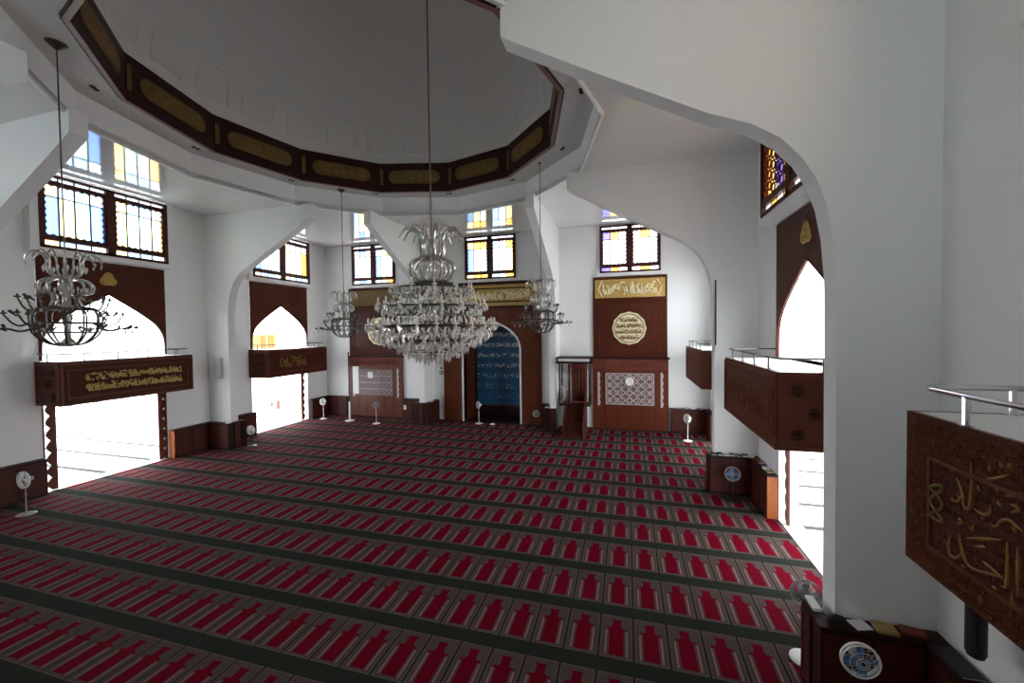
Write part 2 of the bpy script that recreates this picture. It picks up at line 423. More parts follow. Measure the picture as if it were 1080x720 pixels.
# ceiling: glossy flat ceiling with a twelve-sided opening
def ngon(r, n, z, ph=0, c=(0, 0)): return [Vector((c[0]+r*math.cos(2*PI*k/n+ph), c[1]+r*math.sin(2*PI*k/n+ph), z)) for k in range(n)]
g = G()
n12 = ngon(RO, 12, ZC)
sq = []
for v in n12:
    a = math.atan2(v.y, v.x); c, s_ = math.cos(a), math.sin(a)
    tx = (XE if c > 0 else XW)/c if abs(c) > 1e-6 else 1e9; ty = (YN if s_ > 0 else YS)/s_ if abs(s_) > 1e-6 else 1e9
    t = min(tx, ty); sq.append(Vector((c*t, s_*t, ZC)))
corners = {1: Vector((XE, YN, ZC)), 4: Vector((XW, YN, ZC)), 7: Vector((XW, YS, ZC)), 10: Vector((XE, YS, ZC))}
for i in range(12):
    j = (i+1) % 12; q = [n12[i], n12[j], sq[j]] + ([corners[i]] if i in corners else []) + [sq[i]]
    for dz in (0,): g.face([g.v(p) for p in q])
bmesh.ops.remove_doubles(g.b, verts=g.b.verts, dist=1e-4)
ret = bmesh.ops.extrude_face_region(g.b, geom=list(g.b.faces))
bmesh.ops.translate(g.b, verts=[e for e in ret['geom'] if isinstance(e, bmesh.types.BMVert)], vec=(0, 0, .12))
struct('ceiling', g, 'ceiling')
# recess: upright fascia, soffit ring, fine lip
g = G()
for r0_, r1_, z0_, z1_ in ((RO, RO+.12, ZC+.12, ZS+.1),):
    A, B = ngon(r0_, 12, 0), ngon(r1_, 12, 0)
    for i in range(12):
        j = (i+1) % 12
        for P in (A, B): g.face([g.v((P[i].x, P[i].y, z0_-.12)), g.v((P[j].x, P[j].y, z0_-.12)), g.v((P[j].x, P[j].y, z1_)), g.v((P[i].x, P[i].y, z1_))])
struct('ceiling_fascia', g, 'wall')
DC = (-.08, .08)
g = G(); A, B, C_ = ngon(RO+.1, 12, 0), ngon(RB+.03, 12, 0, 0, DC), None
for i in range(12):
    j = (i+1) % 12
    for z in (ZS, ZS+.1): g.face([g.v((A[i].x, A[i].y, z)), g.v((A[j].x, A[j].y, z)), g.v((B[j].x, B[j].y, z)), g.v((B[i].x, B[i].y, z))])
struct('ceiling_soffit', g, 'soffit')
g = G(); A, B = ngon(RO-.015, 12, 0), ngon(RO+.05, 12, 0)
for i in range(12):
    j = (i+1) % 12
    q = [g.v((P[k].x, P[k].y, z)) for P in (A, B) for k in (i, j) for z in (ZC-.07, ZC-.001)]
    for f in ((0, 1, 3, 2), (4, 6, 7, 5), (0, 2, 6, 4), (1, 5, 7, 3)): g.face([q[k] for k in f])
struct('trim_7', g, 'wall')
# dome
DC = (-.08, .08)
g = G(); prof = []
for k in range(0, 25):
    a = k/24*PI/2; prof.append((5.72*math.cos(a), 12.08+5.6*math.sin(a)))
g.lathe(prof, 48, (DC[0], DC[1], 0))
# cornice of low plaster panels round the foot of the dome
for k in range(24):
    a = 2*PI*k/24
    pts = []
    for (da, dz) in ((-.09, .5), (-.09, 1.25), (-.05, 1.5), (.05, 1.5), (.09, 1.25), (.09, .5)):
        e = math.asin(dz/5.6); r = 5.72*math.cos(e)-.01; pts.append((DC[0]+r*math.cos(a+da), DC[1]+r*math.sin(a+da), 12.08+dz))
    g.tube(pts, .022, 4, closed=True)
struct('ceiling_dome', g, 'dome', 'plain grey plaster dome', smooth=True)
# carved wooden band round the foot of the dome: twelve boards
band = thing('trim_8', (DC[0], DC[1], ZS-.04), kind='structure')
band['label'] = 'dark wooden twelve-sided band with gold cartouches under the dome'
for k in range(12):
    a0, a1 = 2*PI*k/12, 2*PI*(k+1)/12; am = (a0+a1)/2
    P0 = Vector((DC[0]+RB*math.cos(a0), DC[1]+RB*math.sin(a0), 0)); P1 = Vector((DC[0]+RB*math.cos(a1), DC[1]+RB*math.sin(a1), 0))
    T = (P1-P0); Lh = T.length/2; T.normalize(); mid = (P0+P1)/2; Nn = Vector((-math.cos(am), -math.sin(am), 0))
    fr = lambda p, mid=mid, T=T, Nn=Nn: mid+T*p[0]+Nn*p[1]+Vector((0, 0, p[2]))
    g = G(fr); g.box(-Lh, Lh, -.14, 0, ZS-.02, 12.1); pb = obj('band_board', g, 'wood_dark', band)
    g = G(fr); g.box(-Lh-.03, Lh+.03, -.10, .0, ZS-.04, ZS-.02); obj('band_edge', g, 'lip', band)
    g = G(fr)
    cz, hw, hh = 11.52, Lh-.38, .27
    oval = [(-hw+hh*(1-math.cos(t))-.0, cz+hh*math.sin(t)) for t in [PI*(-.5+i/8) for i in range(9)]]
    oval = [( -hw + hh - hh*math.cos(t), cz + hh*math.sin(t)) for t in [PI*(-.5+i/8) for i in range(9)]] + [(hw - hh + hh*math.cos(t), cz + hh*math.sin(t)) for t in [PI*(.5-i/8) for i in range(9)]]
    g.prism(oval, .0, .03); c_ = obj('gold_cartouche', g, 'gold_dark', band)
    g = G(fr); scribble(g, -hw+.15, hw-.15, cz-.2, cz+.2, .035, .012, 40+k, 1.2); obj('relief_strokes', g, 'gold_dull', c_)
    g = G(fr); g.box(Lh-.14, Lh-.02, .0, .03, 11.2, 11.85); obj('gold_bar', g, 'gold_dark', band)

# arch piers: wing walls standing off each wall, concave underside
PROF = [(0, 0), (1.2, 0), (1.2, 5.0), (1.21, 5.7), (1.25, 6.2), (1.32, 6.6), (1.43, 6.93), (1.6, 7.24), (1.85, 7.53), (2.2, 7.77), (2.65, 8.0), (3.2, 8.3), (4.0, 8.73), (4.9, 9.23), (5.66, 9.66), (5.66, 10.2), (0, 10.2)]
nm = {'W': 'west', 'E': 'east', 'N': 'north', 'S': 'south'}
for sd in 'WENS':
    for (a, b) in ((-3.76, -3.42), (3.42, 3.76)):
        dd = .1 if (sd == 'E' and a < 0) else 0
        g = G(FR(sd)); g.prism([(max(0, x-dd) if 0 < z < 8 or x == 1.2 else x, z) for x, z in PROF], a, b, 'dz'); struct('wall_%s_pier' % nm[sd], g, 'wall')

# ------------------------------------------------------------------ windows, panels
def scallop_rect(s0, s1, z0, z1, amp, step):
    pts = []
    def side(p, q, nx, nz):
        Lr = math.dist(p, q); n = max(2, round(Lr/step)); m = n*6
        for i in range(m):
            t = i/m; ph = abs(math.sin(PI*t*n)); pts.append((p[0]+(q[0]-p[0])*t+nx*amp*(1-ph), p[1]+(q[1]-p[1])*t+nz*amp*(1-ph)))
    side((s0, z0), (s1, z0), 0, 1); side((s1, z0), (s1, z1), -1, 0); side((s1, z1), (s0, z1), 0, -1); side((s0, z1), (s0, z0), 1, 0)
    return pts
def outer_rect(inner, s0, s1, z0, z1):
    out = []; cx, cz = (s0+s1)/2, (z0+z1)/2
    for p in inner:
        dx, dz = p[0]-cx, p[1]-cz
        t = min((s1-s0)/2/abs(dx) if abs(dx) > 1e-6 else 9e9, (z1-z0)/2/abs(dz) if abs(dz) > 1e-6 else 9e9)
        out.append((cx+dx*t, cz+dz*t))
    return out
CLR = list(GL.values()); CI = {k: i for i, k in enumerate(GL)}
WN = [0]
def window(side, c, w, cols, tops, proud):
    WN[0] += 1
    r = thing('window_%d' % WN[0], FR(side)((c, 0, 7.8)), kind='structure')
    z0, z1 = 7.8, 10.13; s0, s1 = c-w/2, c+w/2; d0, d1 = proud-.16, proud+.03
    g = G(FR(side)); g.box(s0, s1, d0, d1, z0, z0+.09); g.box(s0, s1, d0, d1, z1-.08, z1); g.box(s0, s0+.1, d0, d1, z0, z1); g.box(s1-.1, s1, d0, d1, z0, z1)
    g.box(c-.12, c+.12, d0, d1, z0, z1)
    g.box(s0, s1, d0+.02, d1-.02, z0+.25, z0+.40); g.box(s0, s1, d0+.02, d1-.02, z1-.30, z1-.18)
    obj('window_frame', g, 'wood', r)
    gl = G(FR(side)); ld = G(FR(side)); sc = G(FR(side)); k = 0
    for (a, b) in ((s0+.1, c-.12), (c+.12, s1-.1)):
        inn = scallop_rect(a+.05, b-.05, z0+.42, z1-.32, .045, .19); sc.ring(inn, outer_rect(inn, a, b, z0+.38, z1-.28), d0+.04, d1-.04)
        n = 4 if w > 3 else 3
        for i in range(n):
            x0, x1 = a+(b-a)*i/n, a+(b-a)*(i+1)/n
            q = cols[k % len(cols)]; q2 = tops[k % len(tops)]; k += 1
            zm = z1-.68
            for (za, zb, cc) in ((z0+.09, z0+.27, q2), (z0+.38, zm, q), (zm, z1-.28, q2), (z1-.2, z1-.08, 'white')):
                gl.box(x0, x1, d0+.075, d0+.082, za, zb, CI[cc])
            if i: ld.box(x0-.022, x0+.022, d0+.065, d0+.092, z0+.09, z1-.08)
        ld.box(a, b, d0+.065, d0+.092, zm-.02, zm+.02)
    obj('scalloped_board', sc, 'wood', r); obj('stained_glass', gl, CLR, r); obj('lead_lines', ld, 'lead', r)
    return r
def surround(side, c, w, proud):
    """white box surround that carries the window forward of the wall"""
    g = G(FR(side)); a, b = c-w/2, c+w/2; e = .2
    g.box(a-e, b+e, 0, proud+.0, 7.62, 7.795); g.box(a-e, a-.005, 0, proud, 7.795, ZC-.002); g.box(b+.005, b+e, 0, proud, 7.795, ZC-.002)
    WT[0] += 1; struct('trim_%d' % WT[0], g, 'wall')
WT = [8]
PW = .30
for sd in 'WE':
    for i, c in enumerate(BAYC):
        cols = [['pale', 'cream', 'pale', 'white', 'cream', 'white', 'white', 'amber'], ['pale', 'cream', 'pale', 'white', 'cream', 'white', 'pale', 'amber'], ['blue', 'white', 'pale', 'white', 'white', 'cream', 'white', 'amber']][i] if sd == 'W' else ['amber', 'cream', 'amber', 'white', 'amber', 'violet', 'cream', 'amber']
        if sd == 'W' and i == 1: cols = ['blue', 'cream', 'green', 'blue', 'cream', 'green', 'white', 'cream']; 
        tops = ['cream', 'pale', 'pale', 'white'] if sd == 'W' else ['amber', 'white']
        pw = PW if sd == 'W' else .40
        wr = window(sd, c, 3.6, cols, tops, pw); surround(sd, c, 3.6, pw)
        if sd == 'E' and i:
            g = G(FR(sd))
            for p_ in range(13):
                for q_ in range(6):
                    a_, z_ = c-1.62+p_*.27, 8.35+q_*.27+(p_ % 2)*.13
                    if abs(a_-c) < .2 or z_ > 9.85: continue
                    g.tube([(a_+.115*math.cos(t), pw-.05, z_+.115*math.sin(t)) for t in [2*PI*j/8 for j in range(8)]], .026, 4, closed=True)
            obj('carved_lattice', g, 'wood_mid', wr)
        g = None
for i, c in enumerate(BAYS):
    cols = [['pale', 'cream', 'white', 'blue', 'cream', 'white'], ['blue', 'cream', 'green', 'pale', 'white', 'cream'], ['pale', 'white', 'white', 'white', 'white', 'pale']][i]
    tops = [['white', 'blue', 'white', 'pale', 'cream', 'amber'], ['cream', 'amber', 'amber', 'pale', 'white', 'amber'], ['violet', 'amber', 'white', 'white', 'amber', 'white']][i]
    window('N', c, 2.88, cols, tops, .1); 
    g = G(FR('N')); g.box(c-1.64, c+1.64, 0, .16, 7.62, 7.79); WT[0] += 1; struct('trim_%d' % WT[0], g, 'wall')
for c in BAYS: window('S', c, 3.6, ['green', 'white', 'white'], ['white', 'white'], .1)  # unseen south windows, widened and glazed lighter to brighten the near pier

def arch_pts(c, hw, z_s, z_a, bottom, round_=False):
    """pointed arch outline from lower left, over the point, to lower right"""
    L = [(-1, bottom), (-1, z_s)]
    cur = [(-.99, .17), (-.965, .28), (-.90, .40), (-.81, .495), (-.70, .58), (-.5, .715), (-.25, .86), (0, 1)]
    if round_: cur = [(-.985, .12), (-.95, .25), (-.88, .40), (-.78, .53), (-.65, .65), (-.48, .76), (-.25, .88), (0, 1)]
    P = [(c+hw*x, z) for x, z in L] + [(c+hw*x, z_s+(z_a-z_s)*t) for x, t in cur]
    return P + [(2*c-x, z) for x, z in P[-2::-1]]
BLAB = {('W', 0): 'south', ('W', 1): 'middle', ('W', 2): 'north', ('E', 0): 'south', ('E', 1): 'middle', ('E', 2): 'north'}
ALAB = {('W', 1): 'dark wooden arched panel above the inscribed balcony nearest the left edge', ('W', 2): 'dark wooden arched panel above the far left corner balcony with a yellow book row behind',
        ('E', 1): 'dark wooden arched panel with a gold boss, half hidden by the near right pier'}
for sd in 'WE':
    for i, c in enumerate(BAYC):
        if (sd, i) not in ALAB and not (sd == 'W' and i == 0) and not sd == 'E': continue
        if sd == 'W' and i == 0: continue
        if sd == 'E' and i in (0, 2) : continue
        r = thing('arched_panel', FR(sd)((c, .05, 4.2)), ALAB[(sd, i)], 'wall panel')
        g = G(FR(sd)); ap = arch_pts(c, 1.76, 4.4, 6.45, 4.22)
        g.prism([(c+1.8, 4.22), (c+1.8, 7.58), (c-1.8, 7.58), (c-1.8, 4.22)] + ap, .002, .06); obj('panel_board', g, 'carved', r)
        g = G(FR(sd)); A = arch_pts(c, 1.76, 4.4, 6.45, 4.22); g.tube([(s, .06, z) for s, z in A], .025, 4); obj('arch_moulding', g, 'wood', r)
        if i == 1:
            g = G(FR(sd))
            for k in range(3):
                a = PI/2+k*2*PI/3; q = (c+.09*math.cos(a), .08, 6.98+.09*math.sin(a))
                g.tube([(q[0]+.08*math.cos(t), .085, q[2]+.08*math.sin(t)) for t in [2*PI*j/12 for j in range(12)]], .022, 5, closed=True)
            g.tube([(c+.2*math.cos(t)*(1+.2*math.cos(3*(t-PI/2))), .075, 6.98+.2*math.sin(t)*(1+.2*math.cos(3*(t-PI/2)))) for t in [2*PI*j/30 for j in range(30)]], .03, 5, closed=True)
            g.prism([(c+.15*math.cos(t), 6.98+.15*math.sin(t)) for t in [2*PI*j/16 for j in range(16)]], .06, .075)
            obj('gold_boss', g, 'gold', r)

# ------------------------------------------------------------------ balconies
def balcony(side, c, label, style):
    hl, p, zb, zt = 1.92, 1.2, 2.83, 4.2
    r = thing('balcony', FR(side)((c, .6, zb)), label, 'balcony', 'carved wooden balconies above the doorways'); F = FR(side)
    g = G(F); g.box(c-hl, c+hl, 0, p, zb, zt-.05); g.box(c-hl, c+hl, p-.025, p, zt-.05, zt+.004); g.box(c-hl, c-hl+.025, 0, p-.025, zt-.05, zt+.004); g.box(c+hl-.025, c+hl, 0, p-.025, zt-.05, zt+.004); obj('balcony_box', g, 'wood_mid' if style != 'gold' else 'wood', r)
    g = G(F)   # front board with raised frame
    g.box(c-hl+.0, c+hl, p, p+.02, zb, zt+.004); fb = obj('front_panel', g, 'carved_mid' if style == 'dim' else 'carved', r)
    g = G(F); e = .16
    if style != 'near':
        for (a, b, z0_, z1_) in ((c-hl, c+hl, zb, zb+.05), (c-hl, c+hl, zt-.11, zt-.05), (c-hl, c-hl+.06, zb+.05, zt-.11), (c+hl-.06, c+hl, zb+.05, zt-.11)): g.box(a, b, p+.02, p+.045, z0_, z1_)
        for (a, b, z0_, z1_) in ((c-hl+e, c+hl-e, zb+.2, zb+.235), (c-hl+e, c+hl-e, zt-.29, zt-.255), (c-hl+e, c-hl+e+.035, zb+.235, zt-.29), (c+hl-e-.035, c+hl-e, zb+.235, zt-.29)): g.box(a, b, p+.02, p+.035, z0_, z1_)
    else:
        for (a, b, z0_, z1_) in ((c-hl+.3, c+hl-.3, zb+.24, zb+.27), (c-hl+.3, c+hl-.3, zt-.36, zt-.33), (c-hl+.3, c-hl+.33, zb+.27, zt-.36), (c+hl-.33, c+hl-.3, zb+.27, zt-.36)): g.box(a, b, p+.02, p+.04, z0_, z1_)
    obj('panel_moulding', g, 'wood_mid', r)
    for sgn in (-1, 1):     # carved ends
        s_ = c+sgn*hl; g = G(F); a, b = sorted((s_, s_+sgn*.015)); 
        for (y0, y1, z0_, z1_) in ((0.02, p, zb, zb+.08), (.02, p, zt-.13, zt-.05), (.02, .1, zb+.08, zt-.13), (p-.2, p, zb+.08, zt-.13), (.1, p-.2, zb+.46, zb+.52), (.1, p-.2, zb+.84, zb+.9)): g.box(a, b, y0, y1, z0_, z1_)
        e_ = obj('end_frame', g, 'wood_mid', r)
        for k, (yy, zz_) in enumerate(((.90, .28), (.64, .66), (.90, 1.06))):
            g = G(F); g.tube([(s_+sgn*.012, yy+.075*math.cos(t), zb+zz_+.075*math.sin(t)) for t in [2*PI*j/24 for j in range(24)]], [.02+.02*(j % 3 == 0) for j in range(24)], 5, closed=True)
            g.octa((s_+sgn*.01, yy, zb+zz_), .07, .12); obj('carved_rosette', g, 'wood', e_)
    g = G(F); g.box(c-hl+.025, c+hl-.025, -.45, p-.025, zt-.05, zt); obj('deck_slab', g, 'marble', r)
    # low handrail on short posts
    g = G(F); zr_ = zt+.235; q = p-.03
    pts = [(c-hl+.06, 0.02, zr_), (c-hl+.06, q-.18, zr_), (c-hl+.11, q-.05, zr_), (c-hl+.24, q, zr_), (c+hl-.24, q, zr_), (c+hl-.11, q-.05, zr_), (c+hl-.06, q-.18, zr_), (c+hl-.06, .02, zr_)]
    g.tube(pts, .026 if style == 'near' else .018, 8); hr = obj('handrail', g, 'steel' if style == 'near' else 'rail_dark', r, smooth=True)
    ps = [(c-hl+.06, .5), (c+hl-.06, .5)] + [(c-hl+.6+k*(2*hl-1.2)/3, q) for k in range(4)] + ([(c+hl-.6, q)] if 0 else [])
    for a, b in ps:
        g = G(F); g.tube([(a, b, zt), (a, b, zr_)], .026 if style == 'near' else .014, 8); g.lathe([(.05, 0), (.05, .01), (0, .01)], 10, (a, b, zt)); obj('rail_post', g, 'steel' if style == 'near' else 'rail_dark', r)
    return r, F
r_, F = balcony('W', BAYC[1]+.02, 'left wooden balcony with two lines of gold script, above the brightest doorway', 'gold')
g = G(F); scribble(g, -1.35, 1.5, 3.55, 3.82, 1.235, .017, 3, 1.5); scribble(g, -1.35, 1.5, 3.2, 3.48, 1.235, .017, 5, 1.5); obj('gold_script', g, 'gold_plain', r_)
r_, F = balcony('W', BAYC[2], 'small far left corner balcony with a short gold inscription', 'gold')
g = G(F); scribble(g, 6.3, 7.7, 3.25, 3.85, 1.24, .035, 9, 1.3); g.tube([(6.15+.1*math.cos(t), 1.24, 3.55+.22*math.sin(t)) for t in [2*PI*k/12 for k in range(12)]], .03, 5, closed=True); obj('gold_script', g, 'gold_dull', r_)
r_, F = balcony('E', BAYC[1], 'russet wooden balcony beside the right pier, three carved rosettes on its end', 'dim')
g = G(F); scribble(g, -1.6, 1.55, 3.12, 3.85, 1.225, .012, 21, 1.0); obj('faint_script', g, 'wood_mid', r_)
r_, F = balcony('E', BAYC[2], 'small far right corner balcony just past the white pier edge', 'dim')
r_, F = balcony('E', -7.28, 'near right balcony with large brass-coloured calligraphy, cut by the right edge', 'near')
# close floral carving round its frame
g = G(F)
for k_, (a_, b_, z0_, z1_) in enumerate(((-9.15, -5.40, 3.92, 4.03), (-9.15, -5.40, 4.04, 4.15), (-9.15, -5.40, 2.86, 2.95), (-9.15, -5.40, 2.96, 3.05))): scribble(g, a_, b_, z0_, z1_, 1.222, .009, 200+k_, 1.0)
for k_ in range(9): scribble(g, -5.64, -5.38, 3.08+k_*.09, 3.16+k_*.09, 1.222, .009, 220+k_, 1.0)
obj('carved_scrolls', g, 'carved_mid', r_)
g = G(F)
for k_ in range(7): scribble(g, -8.85, -5.70, 3.12+k_*.107, 3.21+k_*.107, 1.221, .006, 240+k_, .7)
obj('carved_ground', g, 'wood', r_)
# the strokes readable on the near balcony, cut where they stand on its front
CT = Vector((7.16, -9.925, 5.0))
def on_front(px, py):
    d = (px-540-5.14)*rr + FPX*fw - (py-360+1.85)*uu
    t = (9.68-CT.x)/d.x; P = CT+d*t; return (P.y, 1.225, P.z)
ZA = lambda x, y: on_front(950+x/5.538, 400+y/5.538)
ZB = lambda x, y: on_front(950+x/5.538, 520+y/5.538)
STR = [[ZA(415, 480), ZA(420, 560), ZA(420, 640), ZB(418, 0), ZB(412, 75), ZB(395, 92), ZB(375, 75), ZB(362, 25)], [ZA(330, 575), ZA(355, 630), ZA(372, 700), ZB(362, 20), ZB(340, 48), ZB(305, 42)],
       [ZB(435, 92), ZB(470, 115), ZB(510, 128), ZB(528, 105), ZB(530, 65)], [ZB(528, 180), ZB(560, 195), ZB(600, 162), ZB(640, 158), ZB(680, 190), ZB(720, 225)], [ZB(668, 185), ZB(676, 235)],
       [ZA(480, 592), ZA(560, 580), ZA(640, 560)], [ZA(620, 680), ZA(720, 668)], [ZA(455, 615), ZA(470, 655)], [ZA(558, 615), ZA(575, 660)], [ZA(590, 480), ZA(600, 520)], [ZA(525, 500), ZA(530, 540)],
       [ZB(620, 20), ZB(720, 8)], [ZB(570, 45), ZB(590, 78)], [ZB(650, 65), ZB(692, 85), ZB(690, 105), ZB(655, 112)], [ZB(480, 140), ZB(497, 155)], [ZB(345, 148), ZB(362, 165), ZB(340, 182)],
       [ZB(408, 195), ZB(422, 215), ZB(432, 180)], [ZB(300, 248), ZB(286, 310), ZB(295, 358), ZB(325, 378), ZB(365, 352)], [ZB(345, 242), ZB(358, 310), ZB(380, 385), ZB(430, 440), ZB(520, 470), ZB(600, 492)],
       [ZB(628, 285), ZB(632, 400), ZB(628, 525), ZB(615, 550), ZB(595, 545)], [ZB(390, 262), ZB(490, 268), ZB(592, 273)], [ZB(440, 312), ZB(505, 316)], [ZB(485, 398), ZB(540, 440), ZB(605, 498)],
       [ZB(692, 318), ZB(694, 450), ZB(692, 600)], [ZB(658, 580), ZB(662, 640), ZB(690, 675), ZB(722, 684)], [ZB(545, 540), ZB(560, 565)], [ZB(365, 420), ZB(380, 440)], [ZA(300, 500), ZA(310, 540)], [ZA(300, 690), ZA(320, 715)], [ZB(470, 600), ZB(480, 640)], [ZA(640, 490), ZA(650, 530)]]
g = G(F)
for st in STR:
    P = smooth_pts(st, 4); m = len(P); g.tube(P, [.005+.008*math.sin(PI*(i+.5)/m) for i in range(m)], 5)
obj('relief_script', g, 'gold_dull', r_); g = G(F); scribble(g, -8.9, -6.75, 3.5, 3.9, 1.225, .014, 71, .8); scribble(g, -8.9, -6.75, 3.05, 3.45, 1.225, .014, 72, .8)
obj('relief_strokes', g, 'gold_dull', r_)
g = G(F); kn = []
for k in range(60):
    t = k/60*2*PI; a = ZA(218+36*math.sin(3*t), 640); b = ZB(220, 165)
    z = a[2]+.03+(b[2]-a[2]-.02)*(.5-.5*math.cos(t)); kn.append((a[0], 1.23, z))
g.tube(kn, .014, 5, closed=True)
obj('knot_ornament', g, 'gold_dark', r_)

# carved door screens folded at the doorways
def screen(side, s, label, flip):
    g = G(FR(side)); z0_, z1_ = .02, 2.82; pts = [(s, z0_), (s, z1_)]; n = 84
    w = .14*flip
    for k in range(n+1):
        z = z1_-(z1_-z0_)*k/n; pts.append((s+w+w*.75*abs(math.sin(PI*k/12))*1.0, z))
    g.prism(pts, -.14, -.10); o = obj('door_screen', g, 'wood_mid'); tag(o, label, 'door screen', 'scalloped wooden door screens')
    for k in range(0): pass
    return o
screen('W', -1.46, 'scalloped dark red screen at the near side of the brightest left doorway', -1)
screen('W', 1.48, 'narrow dark red screen at the far side of the brightest left doorway', 1)
screen('W', 8.70, 'scalloped red screen at the far side of the far left corner doorway', 1)
screen('E', 1.38, 'red-brown scalloped screen beside the right doorway under the russet balcony', 1)
def jamb(sd, c, sg):
    g = G(FR(sd)); s_ = c+sg*1.78; a, b = sorted((s_, s_-sg*.06)); g.box(a, b, -.4, -.02, .012, 2.86); WT[0] += 1; struct('trim_%d' % WT[0], g, 'wood')
jamb('W', BAYC[1], -1); jamb('W', BAYC[1], 1)

# ------------------------------------------------------------------ low cabinets round the walls
SH, SD = 1.14, .26
def cabinet(label, rects, fronts):
    """rects: footprints (x0,x1,y0,y1); fronts: (side, s0, s1, plane) lists for the door panels"""
    xs = [q for r in rects for q in r[:2]]; ys = [q for r in rects for q in r[2:]]
    r = thing('low_bookcase', ((min(xs)+max(xs))/2, (min(ys)+max(ys))/2, 0), label, 'bookcase', 'low wooden bookcases along the walls')
    g = G(); [g.box(*q, .0, SH-.04) for q in rects]; obj('carcass', g, 'wood_dark', r)
    g = G(); e = .015; [g.box(q[0]-e, q[1]+e, q[2]-e, q[3]+e, SH-.04, SH+.001*i) for i, q in enumerate(rects)]; obj('top_board', g, 'wood_dark', r)
    for (ax, sgn, pl, a, b) in fronts:      # ax 'x': panel faces +-x at x=pl from y=a..b
        n = max(1, round((b-a)/.62)); w = (b-a)/n
        for k in range(n):
            p, q = a+k*w+.03, a+(k+1)*w-.03; g = G(); d0_, d1_ = sorted((pl, pl+sgn*.018))
            bars = ((p, q, .08, .15), (p, q, SH-.16, SH-.09), (p, p+.06, .15, SH-.16), (q-.06, q, .15, SH-.16), (p+.06, q-.06, .15, SH-.16))
            for i, (u_, v_, z0_, z1_) in enumerate(bars):
                dd0, dd1 = (d0_, d1_) if i < 4 else (min(pl, pl+sgn*.008), max(pl, pl+sgn*.008))
                if ax == 'x': g.box(dd0, dd1, u_, v_, z0_, z1_)
                else: g.box(u_, v_, dd0, dd1, z0_, z1_)
            obj('door_panel', g, 'wood', r)
    return r
def side_cabs(side, y0, y1, ya, yb, labs):
    """straight bookcases at one pier of the east or west wall: wall run, south face, end, north face, wall run"""
    if side == 'W': X, sg = XW, 1
    else: X, sg = XE, -1
    def R(d0, d1, a, b): return (min(X+sg*d0, X+sg*d1), max(X+sg*d0, X+sg*d1), a, b)
    def L(d): return X+sg*d
    def span(d0, d1): return tuple(sorted((L(d0), L(d1))))
    E0, E1, e = 1.2, 1.36, .02
    if labs[0]:
        cb = cabinet(labs[0], [R(e, SD, ya, y0-SD-.035)], [('x', sg, L(SD), ya, y0-SD-.035)])
        g = G(); q = R(e, SD, ya-.02, ya); g.box(*q, .01, SH-.04); obj('end_panel', g, 'wood_daylit', cb)['label'] = 'wooden end panel facing the doorway, daylight painted in as orange-brown'
    if labs[1]: cabinet(labs[1], [R(e, E1, y0-SD, y0-e)], [('y', -1, y0-SD, *span(SD, E1))])
    if labs[2]: cabinet(labs[2], [R(E0+e, E1, y0+.015, y1-.015)], [('x', sg, L(E1), y0, y1)])
    if labs[3]: cabinet(labs[3], [R(e, E1, y1+e, y1+SD)], [('y', 1, y1+SD, *span(SD, E1))])
    if labs[4]: cabinet(labs[4], [R(e, SD, y1+SD+.035, yb)], [('x', sg, L(SD), y1+SD+.035, yb)])
side_cabs('W', 3.42, 3.76, 1.80, 5.5, ('dark bookcase on the left wall beside the far edge of the brightest doorway', 'dark bookcase on the near face of the white left pier', 'narrow dark bookcase across the foot of the white left pier', 'dark bookcase on the far face of the white left pier', 'dark bookcase on the left wall before the far left corner doorway'))
side_cabs('W', -3.76, -3.42, 0, -1.87, (None, None, None, None, 'dark bookcase in the lower left corner behind a standing fan'))
side_cabs('E', 3.42, 3.76, 1.75, 0, ('bookcase by the wall just left of the bright right doorway, daylight painted orange on its end', 'bookcase on the near face of the far right pier, small books on top', 'narrow bookcase end at the left foot of the far right pier', None, None))
side_cabs('E', -3.76, -3.42, -5.45, 0, ('dark bookcase by the wall in the lower right corner under the near balcony', 'dark bookcase with door panels at the foot of the near right pier', 'narrow bookcase end beside the nearest standing fan', None, None))
def north_cabs(x0, x1, xa, xb, labs):
    Y = YN; E0, E1, e = Y-1.2, Y-1.36, .02
    if labs[0]: cabinet(labs[0], [(xa, x0-SD-.035, Y-SD, Y-e)], [('y', -1, Y-SD, xa, x0-SD-.035)])
    if labs[1]: cabinet(labs[1], [(x0-SD, x0-e, E1, Y-e)], [('x', -1, x0-SD, E1, Y-SD)])
    if labs[2]: cabinet(labs[2], [(x0+.015, x1-.015, E1, E0-e)], [('y', -1, E1, x0, x1)])
    if labs[3]: cabinet(labs[3], [(x1+e, x1+SD, E1, Y-e)], [('x', 1, x1+SD, E1, Y-SD)])
    if labs[4]: cabinet(labs[4], [(x1+SD+.035, xb, Y-SD, Y-e)], [('y', -1, Y-SD, x1+SD+.035, xb)])
north_cabs(-3.76, -3.42, -5.38, -2.85, ('bookcase on the far wall right of the left wall panel', 'bookcase on the left face of the far pier, left of the prayer niche', 'bookcase across the foot of the far pier left of the prayer niche', 'bookcase on the right face of the far pier, left of the prayer niche', None))
north_cabs(3.42, 3.76, 2.85, 5.42, ('very short bookcase touching the right edge of the prayer niche', 'bookcase on the left face of the far pier, right of the prayer niche', 'bookcase across the foot of the far pier by the pulpit', None, None))
cabinet('dark bookcase on the left wall just past the far left corner doorway', [(XW+.02, XW+SD, 9.1, YN-SD-.035)], [('x', 1, XW+SD, 9.1, YN-SD-.035)])
cabinet('dark bookcase on the far wall in the far left corner', [(XW+.02, -9.15, YN-SD, YN-.02)], [('y', -1, YN-SD, XW+SD, -9.15)])
cabinet('dark bookcase on the far wall in the far right corner behind a white fan', [(9.15, XE-.02, YN-SD, YN-.02)], [('y', -1, YN-SD, 9.15, XE-SD)])
